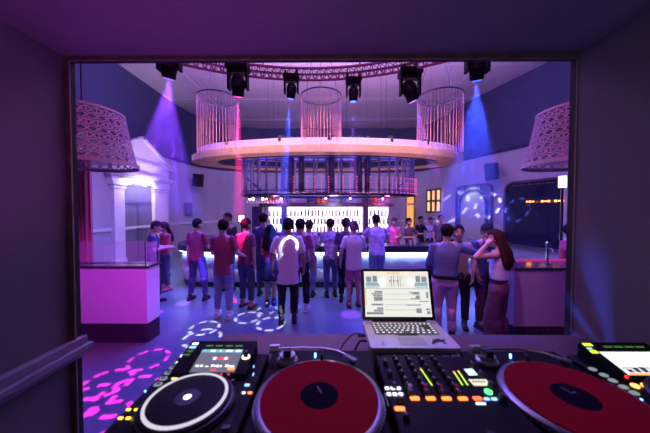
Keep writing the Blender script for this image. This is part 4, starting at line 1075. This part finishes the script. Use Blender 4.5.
for px,py_ in ((220,379),(227,380),(231,386)):
    x,y = L2(px,py_); knob(x,y,H,t,.0075,.012)
for px,py_ in ((219,380),(226.5,380)): x,y = L2(px,py_); MB().cyl((x,y,H+.012),(x,y,H+.0135),.003,n=8).build('indicator_light', redled, t)
x,y = L2(152.5,391); btn(.047,.255,H,.028,.008,knobm,t,'track_button')
MB().b2(.272,.276,.03,.15,H,H+.001).build('tempo_slot', blackmatte, t); btn(.274,.085,H+.001,.018,.012,knobm,t,'tempo_fader',.010)

# ---- right deck
t, slab, H, blk, body, (bx0,bx1,by0,by1,zf) = cdj(.818,.476,'black CD deck with a bright white screen at the right end of the desk')
scr = slab(.062,.235,.268,.352,.0012,G_('deck_screen_bright',(.85,.93,.85),1.25),'screen')
for k in range(6): slab(.075+k*.022,.09+k*.022,.276,.286+.004*(k%3),.0018,mat('screen_grey',(.3,.35,.4),.4),'screen_text',scr)
slab(.066,.20,.290,.292,.0018,mat('screen_grey',(0,0,0)),'screen_line',scr)
slab(.066,.20,.268,.273,.0018,orange,'screen_line',scr)
def R2(px,py,h=.490): x,y = gp(px,py,h); return x-.818, y-.476
for i,(px,py_) in enumerate(((594.5,369),(606,375),(615,380.5),(626,387),(637,393))):
    x,y = R2(px,py_); MB().lathe([(.0085,H),(.0095,H+.001),(.008,H+.003)],(x,y,0),16,sx=1.25).build('side_button', padgrey, t)
for px,py_ in ((637.5,386),(648,386)): x,y = R2(px,py_); MB().cyl((x,y,H),(x,y,H+.004),.0095,n=18).build('hot_cue_button', cueled, t)
x,y = R2(644,400); btn(x,y,H,.006,.005,blueled,t,'indicator_light')
slab(bx0+.006,bx0+.034,by1-.020,by1-.008,.002,G_('menu_lime',(.75,1,.02),1.5),'source_button'); slab(bx0+.0,bx0+.022,by1-.050,by1-.038,.002,G_('menu_lime',(0,0,0),0),'source_button')
slab(bx0-.0+.002,bx0+.018,by1-.034,by1-.027,.002,lightblue,'source_button')
for i in range(4): slab(.10+i*.035,.128+i*.035,.370,.376,.0012,G_('menu_green',(0,0,0),0),'menu_button')
x,y = R2(630,379); MB().cyl((.048,.262,H+.01),(.048,.262,H+.016),.004,n=10).build('indicator_light', redled, t)
MB().b2(.272,.276,.03,.15,H,H+.001).build('tempo_slot', blackmatte, t); btn(.274,.085,H+.001,.018,.012,knobm,t,'tempo_fader',.010)

# ---- turntables, turned a quarter so that the arm lies at the back
vinyl = mat('red_vinyl', (.36,.006,.02), .8, spec=.06, noise_amt=.08, nscale=300)
def vinyl_mat():
    m = vinyl; nt = m.node_tree; b = nt.nodes['Principled BSDF']
    tc = nt.nodes.new('ShaderNodeTexCoord'); w = nt.nodes.new('ShaderNodeTexWave'); w.wave_type='RINGS'; w.rings_direction='Z'; w.inputs['Scale'].default_value=55
    nt.links.new(tc.outputs['Object'], w.inputs['Vector']); bp = nt.nodes.new('ShaderNodeBump'); bp.inputs['Strength'].default_value=.12; bp.inputs['Distance'].default_value=.001
    nt.links.new(w.outputs['Fac'], bp.inputs['Height']); nt.links.new(bp.outputs['Normal'], b.inputs['Normal'])
vinyl_mat()
def turntable(cx, cy, label, wl, wr):
    t = thing('turntable', label, 'turntable', (cx,cy,DZ))
    MB().b2(-wl,wr,-.185,.255,.02,.082).build('plinth', mat('plinth_black',(.008,.008,.012),.5,noise_amt=.2,spec=.08), t, bevel=.008)
    for x in (-wl+.03,wr-.03):
        for y in (-.15,.22): MB().cyl((x,y,0),(x,y,.022),.022,n=16).build('foot', blackmatte, t)
    MB().lathe([(.155,.082),(.166,.084),(.167,.096),(.160,.1),(.152,.1)],n=72).build('platter', mat('platter_metal',(.22,.22,.25),.3,metal=.8), t, smooth=True)
    mb = MB()
    for i in range(90):
        a = 2*PI*i/90; mb.box((.167*math.cos(a),.167*math.sin(a),.089),(.004,.004,.004),a)
    mb.build('strobe_dots', silver, t)
    # arm
    px, py_ = -.112, .185
    MB().lathe([(.034,.082),(.034,.088),(.026,.094),(.026,.104)],(px,py_,0),28).build('arm_base', silver, t, smooth=True)
    MB().b2(px-.012,px+.012,py_-.02,py_+.02,.10,.125).build('arm_pivot', blackmetal, t, bevel=.003)
    arm = MB().tube([(px-.03,py_,.122),(px+.04,py_+.006,.122),(px+.11,py_+.004,.122),(px+.165,py_-.010,.121),(px+.19,py_-.028,.119)],.0042,10).build('tonearm', chrome, t, smooth=True)
    MB().cyl((px-.058,py_-.002,.122),(px-.026,py_,.122),.0145,n=22).build('counterweight', silver, arm, smooth=True)
    d = Vector((.028,-.026,-.004)).normalized(); a = Vector((px+.19,py_-.028,.119)); 
    MB().box(a+d*.022,(.046,.017,.007),R=Matrix.Rotation(math.atan2(d.y,d.x),3,'Z')).build('headshell', mat('shell_grey',(.25,.25,.28),.4,metal=.3), arm, bevel=.002)
    MB().box(a+d*.03+Vector((0,0,-.008)),(.02,.012,.012),R=Matrix.Rotation(math.atan2(d.y,d.x),3,'Z')).build('cartridge', blackmatte, arm, bevel=.002)
    MB().tube([(px+.115,py_-.025,.083),(px+.115,py_-.025,.115),(px+.118,py_-.01,.118)],.004,8).build('arm_rest', blackmetal, t)
    MB().lathe([(.012,.082),(.012,.088),(.009,.09)],(-wl+.035,-.155,0),20).build('power_dial', silver, t)
    btn(-wl+.08,-.16,.082,.04,.028,silver,t,'start_button',.004)
    for yy in (-.06,): MB().b2(wr-.05,wr-.045,-.14,-.02,.082,.083).build('pitch_slot', blackmatte, t)
    MB().lathe([(.003,.082),(.0035,.094),(.002,.097)],(-.02,.205,0),12).build('target_light', blueled, t)
    o = MB().lathe([(.0,.1002),(.1515,.1002),(.1515,.1028),(.0495,.1024),(.0,.1024)],n=96).build('vinyl_record', vinyl, None, loc=(cx,cy,DZ))
    lb = MB().lathe([(.0,.1024),(.0498,.1024),(.0495,.1028),(.0,.1028)],n=48).build('centre_label', mat('record_label',(.006,.004,.015),.8,spec=.05), o)
    MB().box((.0,.018,.1030),(.003,.030,.0004),math.radians(25)).build('label_mark', mat('label_line',(.35,.15,.15),.5), lb)
    MB().lathe([(.0035,.1),(.0035,.112),(.0,.114)],n=12).build('spindle', chrome, t)
    return t, o
t, o = turntable(-.02,.66,'black turntable with its tonearm at the back, left of the mixer',.175,.172)
tag(o,'red vinyl record with a dark blue label on the turntable left of the mixer','record')
t, o = turntable(.643,.66,'black turntable between the mixer and the right-hand deck',.168,.170)
tag(o,'red vinyl record with a dark label on the turntable right of the mixer','record')

# ---- mixer
mx0, mx1, my0, my1, MH = .158, .467, .44, .838, .105
t = thing('dj_mixer','black four-channel mixer with orange cue buttons and level meters between the turntables','mixer',(mx0,my0,DZ))
MB().b2(0,mx1-mx0,0,my1-my0,.012,MH).build('body', black, t, bevel=.005)
for x in (.03,mx1-mx0-.03):
    for y in (.03,my1-my0-.03): MB().cyl((x,y,0),(x,y,.014),.014,n=14).build('foot', blackmatte, t)
def M2(px,py,h=.480): x,y = gp(px,py,h); return x-mx0, y-my0
chx = []
for px in (416.2,432.3,448.3,464.8):
    x,y = M2(px,401.8); chx.append(x); btn(x,y,MH,.023,.0105,orange,t,'cue_button')
x,y = M2(479.5,401.5); btn(x,y,MH,.021,.0105,G_('led_deeporange',(1,.12,.02),2.4),t,'cue_button')
x,y = M2(401,412.6); btn(x,y,MH,.024,.0105,orange,t,'cue_button')
for py_,xs in ((391.5,(388,393.8,399.8)),(397.6,(390,396,402))):
    for px in xs: x,y = M2(px,py_); btn(x,y,MH,.0115,.009,whiteled,t,'effect_button')
x,y = M2(387,401); MB().b2(x-.001,x+.001,y-.03,y+.015,MH,MH+.002).build('fader_slot', lightblue if False else mat('slot_light',(.5,.55,.6),.4), t)
redk = mat('knob_red_reflection',(.5,.03,.05),.35); whk = mat('knob_white',(.7,.7,.75),.35)  # red colour imitates red light reflected by the colour knobs
for i,x in enumerate(chx):
    yk = M2(0,392)[1]
    MB().lathe([(.0065,0),(.0065,.002),(.0055,.014),(.0045,.016)],(x-.002,yk-.004,MH),16).build('colour_knob', whk if i==0 else redk, t, smooth=True)
    for j,yy in enumerate((.215,.240,.265,.295,.325,.355)): knob(x-.006,yy,MH,t,.0078,.015)
    knob(x-.006,.380,MH,t,.006,.010)
    MB().b2(x-.001,x+.001,.035,.095,MH,MH+.0008).build('fader_slot', blackmatte, t); btn(x,.07+.006*i,MH+.001,.016,.012,knobm,t,'fader',.012)
MB().b2(.09,.17,.014,.016,MH,MH+.0008).build('crossfader_slot', blackmatte, t); btn(.12,.015,MH+.001,.012,.016,knobm,t,'crossfader',.012)
def meter(p0,p1,red=True):
    a = M2(*p0); b = M2(*p1)
    for k in range(12):
        q = k/11; x = a[0]+(b[0]-a[0])*q; y = a[1]+(b[1]-a[1])*q
        btn(x,y,MH,.0035,.0072,limeled if (k or not red) else orange,t,'meter_segment',.001)
meter((422,371),(433,387)); meter((455.5,374),(463.8,386.5)); meter((460,373.3),(469,386.5))
def panel4(pts,m,name,h=.001):
    mb = MB(); P_ = [M2(*p) for p in pts]; mb.prism(P_,MH,MH+h); return mb.build(name,m,t)
panel4(((465.5,371),(474,370.5),(479.5,377),(471,377.5)),G_('lcd_blue',(.6,.8,1),1.5),'effect_display')
lc = panel4(((470,381.5),(488,381.5),(493,388),(476,388)),creamled,'main_display')
for k in range(5):
    a = M2(475+k*2.7,384); btn(a[0],a[1],MH+.001,.004,.006,blackmatte,t,'display_text',.0004)
x,y = M2(490.5,394.8); MB().cyl((x,y,MH),(x,y,MH+.004),.0095,n=18).build('tap_button', greenled, t)
for px in (489,496.5,504): x,y = M2(px,402); btn(x,y,MH,.014,.007,lightblue,t,'beat_pad')
x,y = M2(483,406.8); btn(x,y,MH,.024,.0055,G_('white_blue',(.6,.75,1),1.8),t,'beat_button')
for k in range(4):
    knob(.285,.20+k*.045,MH,t,.009,.016); 
for k in range(5): knob(.024,.14+k*.052,MH,t,.0075,.014)
# headshells/loose cartridge box behind the mixer and the laptop stand
t = thing('laptop_stand','low black laptop stand behind the mixer','stand',(.325,.93,DZ))
MB().b2(-.15,.15,0,.19,.055,.066).build('platform', blackmetal, t, bevel=.002)
for s in (-1,1): MB().tube([(s*.13,.01,.004),(s*.13,.18,.004),(s*.13,.18,.056),(s*.13,.01,.056)],.004,8,closed=True).build('side_frame', blackmetal, t)

# ---- laptop
lx0, lx1, ly0, ly1 = .158, .486, .915, 1.142
LZ = DZ+.066
al = mat('laptop_aluminium',(.72,.70,.72),.4,metal=.2)
t = thing('laptop','open silver laptop showing a bright DJ program on the stand behind the mixer','laptop',((lx0+lx1)/2,ly0,LZ))
w = (lx1-lx0)/2; d = ly1-ly0
mb = MB(); mb.prism(rrect(2*w,d,.012,5,0,d/2),.001,.022); base = mb.build('base', al, t, bevel=.002)
MB().b2(-.13,.13,.098,.205,.0221,.0224).build('keyboard_well', mat('well_dark',(.4,.4,.42),.5), base)
mb = MB(); kz = .0224
rows_ = [14,14,13,12,11]
for r_,n_ in enumerate(rows_):
    yy = .193-r_*.0195; kw = .256/n_
    for i in range(n_): mb.box((-.128+kw*(i+.5),yy,kz+.0008),(kw*.84,.0155,.0016))
mb.build('keys', mat('keys_dark',(.10,.10,.11),.5), base, kind='stuff')
mb = MB()
for r_,n_ in enumerate(rows_):
    yy = .193-r_*.0195; kw = .256/n_
    for i in range(n_): mb.box((-.128+kw*(i+.5),yy,kz+.0018),(kw*.42,.008,.0002))
mb.build('key_legends', G_('key_backlight',(.85,.85,1),1.3), base, kind='stuff')
MB().prism(rrect(.10,.062,.004,3,0,.048),.0221,.0225).build('trackpad', mat('trackpad_grey',(.5,.49,.52),.3), base)
# stickers
st = mat('sticker_black',(.02,.015,.03),.5); stw = mat('sticker_white',(.85,.88,.9),.4)
mb = MB(); pts = [(-.045,.104),(-.03,.113),(-.02,.108),(0,.118),(.02,.110),(.035,.114),(.05,.105),(.03,.100),(.015,.096),(-.01,.098),(-.025,.095)]; mb.prism(pts,.0248,.0252); mb.build('bat_sticker', st, base)
mb = MB(); mb.prism([(.095+.018*math.cos(a*PI/10),.165+.022*math.sin(a*PI/10)) for a in range(20)],.0248,.0252); mb.build('skull_sticker', st, base)
mb = MB()
for (x,y,r) in ((.09,.05,.012),(.103,.056,.012),(.112,.05,.009),(.124,.058,.007),(.08,.042,.007),(.118,.036,.006)): mb.prism([(x+r*math.cos(a*PI/6),y+r*math.sin(a*PI/6)) for a in range(12)],.0221,.0226+.00001*r*1000)
mb.tube([(.08,.045,.0225),(.07,.035,.0225),(.076,.026,.0225)],.002,6); mb.build('lizard_sticker', st, base)
mb = MB(); mb.prism([(-.118+x,.030+y) for x,y in [(-.013,.006),(-.009,.013),(-.003,.013),(0,.011),(.004,.013),(.010,.012),(.009,.006),(.011,.001),(.007,-.009),(.002,-.011),(-.002,-.010),(-.007,-.011),(-.012,-.004)]],.0221,.0227)
mb.prism([(-.118+x,.030+y) for x,y in [(0,.013),(.001,.018),(.006,.021),(.005,.016)]],.0221,.0227); mb.build('fruit_sticker', stw, base)
# lid
th = math.atan2(.062,.205)
lid = bpy.data.objects.new('lid', None)
Rl = Matrix.Rotation(-th,3,'X')     # lean back
def LM(mb): 
    mb.v = [tuple(Rl @ Vector(v) + Vector((0,d-.004,.022))) for v in mb.v]; return mb
LH = .226
mb = MB(); Mlid = Matrix(((1,0,0),(0,0,1),(0,1,0)))
mb.prism(rrect(2*w,LH,.010,4,0,LH/2+.004),0,.007,Mlid); lid = LM(mb).build('lid', al, t)
mb = MB(); mb.prism(rrect(2*w-.002,LH-.002,.009,4,0,LH/2+.004),-.001,.0,Mlid); LM(mb).build('bezel', mat('bezel_black',(.008,.01,.012),.25), lid)
mb = MB(); mb.cyl((-.12,0,.002),(.12,0,.002),.006,n=12); LM(mb).build('hinge', blackmetal, lid)
sw, sh = .149, .199; sz0 = .019
def scr(x0,x1,z0,z1,m,name,lift=.0016,par=None):
    mb = MB(); mb.b2(x0,x1,-lift,-lift+.0004,z0,z1); return LM(mb).build(name,m,par)
SW = G_('laptop_screen_white',(.86,.88,.82),1.0)
screen = scr(-sw,sw,sz0,sz0+sh,SW,'screen',.0014,lid)
def SB(x0,x1,y0,y1,m,name='screen_block',lift=.0022):   # fractions of the screen, y from the top
    return scr(-sw+2*sw*x0,-sw+2*sw*x1,sz0+sh*(1-y1),sz0+sh*(1-y0),m,name,lift,screen)
sg = G_('ui_grey',(.32,.34,.36),.8); sb_ = G_('ui_blue',(.32,.5,.6),.9); so = G_('ui_orange',(1,.6,.3),1.0); sd = G_('ui_dark',(.12,.13,.15),.5); sl = G_('ui_light',(.78,.8,.8),1.0); sp_ = G_('ui_peach',(1,.8,.62),1.05)
SB(0,1,0,.035,sp_,'title_bar'); SB(.35,.55,.0,.06,so)
for s in (0,1):
    f = (lambda a: a) if s == 0 else (lambda a: 1-a)
    def X_(a,b): return (min(f(a),f(b)),max(f(a),f(b)))
    SB(*X_(.02,.20),.06,.11,sl); SB(*X_(.03,.11),.12,.24,sg); SB(*X_(.13,.20),.10,.24,sg)
    SB(*X_(.02,.24),.25,.33,sb_)
    for k in range(7): SB(*X_(.03+k*.028,.045+k*.028),.34,.37,sg)
for c_ in (.275,.725):
    mb = MB(); mb.prism([(-sw+2*sw*c_+.0165*math.cos(a*PI/14),sz0+sh*(1-.245)+.0165*math.sin(a*PI/14)) for a in range(28)],-.0032,-.0028,Mlid)
    LM(mb).build('deck_disc', G_('ui_disc',(1,1,.96),1.8), screen)
for k in range(7): SB(.38+k*.035,.392+k*.035,.08+.02*(k%2),.34,(so,sg,sb_,so,sg,sb_,so)[k])
for k in range(4): SB(.39+k*.06,.41+k*.06,.20,.23,greenled if k==3 else sd,lift=.0028)
SB(0,1,.385,.395,sg,'divider_line'); SB(0,.02,.40,.75,so)
for k in range(14):
    y = .43+k*.038; SB(.30,.66+.1*(k%3),y,y+.010,(sl,sp_,G_('ui_mid',(.6,.66,.66),.7))[k%3],'row_line')
for (a,b,y0,y1) in ((.15,.27,.44,.48),(.10,.27,.49,.52),(.13,.27,.53,.56),(.14,.27,.57,.66),(.10,.27,.72,.76),(.18,.27,.80,.84),(.13,.27,.85,.89),(.02,.27,.90,.95),(.68,.84,.46,.49),(.73,.84,.49,.52),(.78,.84,.54,.6),(.7,.84,.6,.62),(.83,.97,.66,.68),(.62,.84,.74,.76),(.77,.85,.82,.92),(.92,.98,.82,.86),(.93,.98,.88,.94),(.94,.97,.46,.6)):
    SB(a,b,y0,y1,sg,'track_row')
SB(.27,.28,.41,.97,sl,'divider_line')
# cables
def cable(name, pts, r, label, m=blackmatte):
    # smooth with Catmull-Rom
    P_ = [Vector(p) for p in pts]; P_ = [P_[0]]+P_+[P_[-1]]; out = []
    for i in range(1,len(P_)-2):
        for k in range(8):
            s = k/8; a,b,c,e = P_[i-1],P_[i],P_[i+1],P_[i+2]
            out.append(.5*((2*b)+(c-a)*s+(2*a-5*b+4*c-e)*s*s+(-a+3*b-3*c+e)*s**3))
    out.append(P_[-2]); o = MB().tube(out,r,8).build(name,m,smooth=True); return tag(o,label,'cable')
LXL = lx0
cable('usb_cable',[(LXL-.004,1.03,LZ+.012),(LXL-.05,1.035,LZ+.014),(LXL-.10,1.0,LZ-.02),(LXL-.115,.97,DZ+.005),(LXL-.09,.945,DZ+.004),(LXL-.02,.93,DZ+.004)],.0028,'thin black cable looping from the left side of the laptop to the desk')
cable('power_cable',[(LXL-.004,.985,LZ+.010),(LXL-.03,.985,LZ+.010),(LXL-.055,.96,LZ-.02),(LXL-.06,.935,DZ+.006),(LXL-.03,.92,DZ+.004)],.004,'thicker black cable curled close against the laptop edge')
cable('audio_cable',[(.47,.93,DZ+.004),(.55,1.0,DZ+.004),(.68,1.02,DZ+.03),(.80,.99,DZ+.004),(.95,.96,DZ+.004)],.0025,'black cable arching across the desk behind the right turntable')
# headphones-like small adapters: plug bodies
o = MB().b2(LXL-.034,LXL-.003,1.022,1.038,LZ+.008,LZ+.016).build('usb_plug', blackmatte, bevel=.002); tag(o,'black plug in the left side of the laptop','plug')
# ================================================================ light
# room wash: unseen lights added to tint the room, no fixtures built
area('wash_violet_ceiling', (0,5.5,5.2), (0,.25,1), (.72,.46,.90), 620, 5, 2)
area('ring_uplight', (0,7.9,3.85), (0,0,1), (.9,.35,.8), 110, 6.5, 2.4)
area('wash_blue_floor', (0,7.2,6.6), (0,-.12,-1), (.012,.03,1), 1150, 9, 3, 95)
area('wash_violet_left', (-3.5,6.5,6.0), (-1,.55,-.75), (.32,.20,.95), 165, 3, 2)
area('wash_violet_right', (3.5,6.5,6.0), (1,.6,-.7), (.30,.17,.95), 125, 3, 2)
area('wash_back', (0,12.5,6.6), (0,.4,-1), (.32,.20,.95), 190, 6, 2)
area('front_pink_wash', (0,1.6,4.2), (0,1,-.45), (.85,.14,.75), 40, 3.5, .4)
spot('left_counter_magenta', (-1.6,1.5,2.9), (-1.75,2.3,-2.1), (.75,.03,.9), 360, 48, .6, .1)
spot('right_counter_violet', (3.2,1.6,3.8), (.15,2.2,-3.0), (.55,.10,.9), 120, 50, .6, .1)
spot('portico_up', (-6.3,9.9,2.2), (-.45,0,1), (1,.85,1), 160, 80, .8, .1)
area('door_soffit', (-7.02,9.75,3.12), (0,0,-1), (.95,.8,1), 60, .4, 1.5)
point('bar_pink_1', (1.9,8.1,2.25), (1,.15,.55), 30, .08); point('bar_pink_2', (-1.6,8.0,2.3), (.9,.25,.7), 18, .08)
point('bar_white', (.2,7.9,2.2), (.95,.7,1), 30, .1)
spot('mirror_lamp', (6.0,11.9,3.3), (.6,.0,-.6), (.8,1,.75), 40, 70, .8, .05)
spot('amber_column', (5.0,15.4,1.3), (.1,.35,1), (1,.5,.15), 30, 60, .8, .05)
area('ring_warm_under', (0,7.9,2.75), (0,0,1), (1,.5,.40), 55, 6.0, 2.4)
area('ring_warm_front', (0,5.45,4.6), (0,.9,-1.0), (1,.52,.42), 60, 6.5, .08, 70)  # added, unseen: warms the ring's front fascia
spot('group_key', (1.2,2.6,4.1), (1.1,1.4,-2.8), (1,.40,.75), 170, 32, .7, .06)  # added, unseen: brightens the near group on the right
spot('floor_blue_right', (2.1,5.6,6.6), (0,-.05,-1), (.01,.09,1), 1500, 34, .8, .1)
spot('floor_blue_left', (-3.3,6.0,6.6), (0,-.05,-1), (.01,.06,1), 900, 34, .8, .1)
# gobo patterns on the floor, on a back, on the right wall
def floor_gobo(name, src, tgt, col, W, rings, ang=60):
    """rings: (x, y, radius, dashes) on the floor around tgt, turned into the lamp's own directions"""
    src = Vector(src); tgt = Vector(tgt); q = (tgt-src).to_track_quat('-Z','Y'); inv = q.to_matrix().transposed(); out = []
    for (x,y,z,r,w,n,duty) in rings:
        a = inv @ (Vector((x,y,z))-src); b = inv @ (Vector((x+r,y,z))-src)
        cu, cv = a.x/-a.z, a.y/-a.z; ru = math.hypot(b.x/-b.z-cu, b.y/-b.z-cv)
        out.append((cu, cv, ru, ru*w, n, duty))
    spot(name, src, tgt-src, col, W, ang, .05, .012, gobo_rings(out))
floor_gobo('gobo_white', (-1.2,2.3,4.1), (-1.5,4.3,0), (.75,.75,1), 7000, [(-2.08,4.30,0,.23,.12,7,-.5),(-.99,4.47,0,.23,.12,7,-.5),(-1.48,4.72,0,.21,.13,6,-.5),(-1.95,3.95,0,.27,.10,5,-.1),(-1.2,5.1,0,.18,.12,5,0)],50)
floor_gobo('gobo_pink', (-1.9,2.2,4.2), (-2.4,2.8,0), (1,.03,.55), 9000, [(-2.39,3.38,0,.23,.10,8,-.45),(-2.55,2.90,0,.25,.12,8,-.5),(-2.52,2.62,0,.25,.12,8,-.4),(-2.15,2.72,0,.30,.09,8,-.3),(-2.15,2.40,0,.22,.12,7,-.3)],46)
floor_gobo('gobo_wall_right', (3.4,5.6,4.6), (6.6,10.9,2.2), (.4,.45,1), 12000, [(6.9,11.1,2.2,.55,.12,7,0),(6.35,13.0,2.2,.7,.12,7,0),(7.3,9.9,2.0,.5,.12,7,0)],45)
floor_gobo('gobo_back', (.9,2.2,4.0), (-.72,4.45,1.35), (.95,.9,1), 1500, [(-.69,4.45,1.30,.15,.22,1,-.55)],18)
# booth: area lights and a gear spot added to imitate dim spill
area('booth_ceiling_fill', (-.55,1.0,1.60), (-.1,-.25,1), (.55,.05,.75), 2.6, .5, .12, 130)
area('booth_general', (.2,-.9,2.1), (.1,1,.35), (.80,.64,.85), 1.7, 1.2, .6)
spot('booth_blue_1', (.95,1.6,3.0), (.14,-.55,-1.6), (.05,.15,1), 0, 12, .4, .02)
def gobo_slits(n, duty):
    def f(L):
        g_, em, u, v = gobo_base(L); th = g_.m('ARCTAN2', v, u)
        s_ = g_.m('SINE', g_.m('MULTIPLY', th, n)); g_.nt.links.new(g_.m('MAXIMUM', g_.m('SUBTRACT', s_, duty), 0.0), em.inputs['Strength'])
    return f
spot('booth_blue_2', (.72,1.52,1.72), (.5,-.55,-.40), (.02,.10,1), 20, 100, .9, .012, gobo_slits(8,.1))
spot('gear_soft', (0,1.5,3.8), (.05,-.8,-2.2), (1,.55,.6), 55, 50, .8, .2)
w = bpy.data.worlds.new('night'); S.world = w; w.use_nodes = True
w.node_tree.nodes['Background'].inputs[0].default_value = (.04,.02,.07,1); w.node_tree.nodes['Background'].inputs[1].default_value = .3
# ================================================================ camera
cam = bpy.data.cameras.new('camera'); co_ = bpy.data.objects.new('camera', cam); COL.objects.link(co_)
cam.sensor_width = 36; cam.lens = 36*F/650; cam.clip_start = .02; cam.clip_end = 100
pitch = math.atan((216.5-210)/F); yaw = math.atan(2/F)
co_.location = (0,0,CAMZ); co_.rotation_euler = (PI/2-pitch,0,yaw)
cam.dof.use_dof = True; cam.dof.focus_distance = 4.6; cam.dof.aperture_fstop = 2.8
S.camera = co_
S.view_settings.view_transform = 'Standard'; S.view_settings.look = 'None'; S.view_settings.exposure = 0; S.view_settings.gamma = 1; S.view_settings.use_curve_mapping = False
S.cycles.use_denoising = True; S.cycles.max_bounces = 6; S.cycles.volume_bounces = 0; S.cycles.transparent_max_bounces = 16
S.cycles.sample_clamp_indirect = 6; S.cycles.caustics_reflective = False; S.cycles.caustics_refractive = False
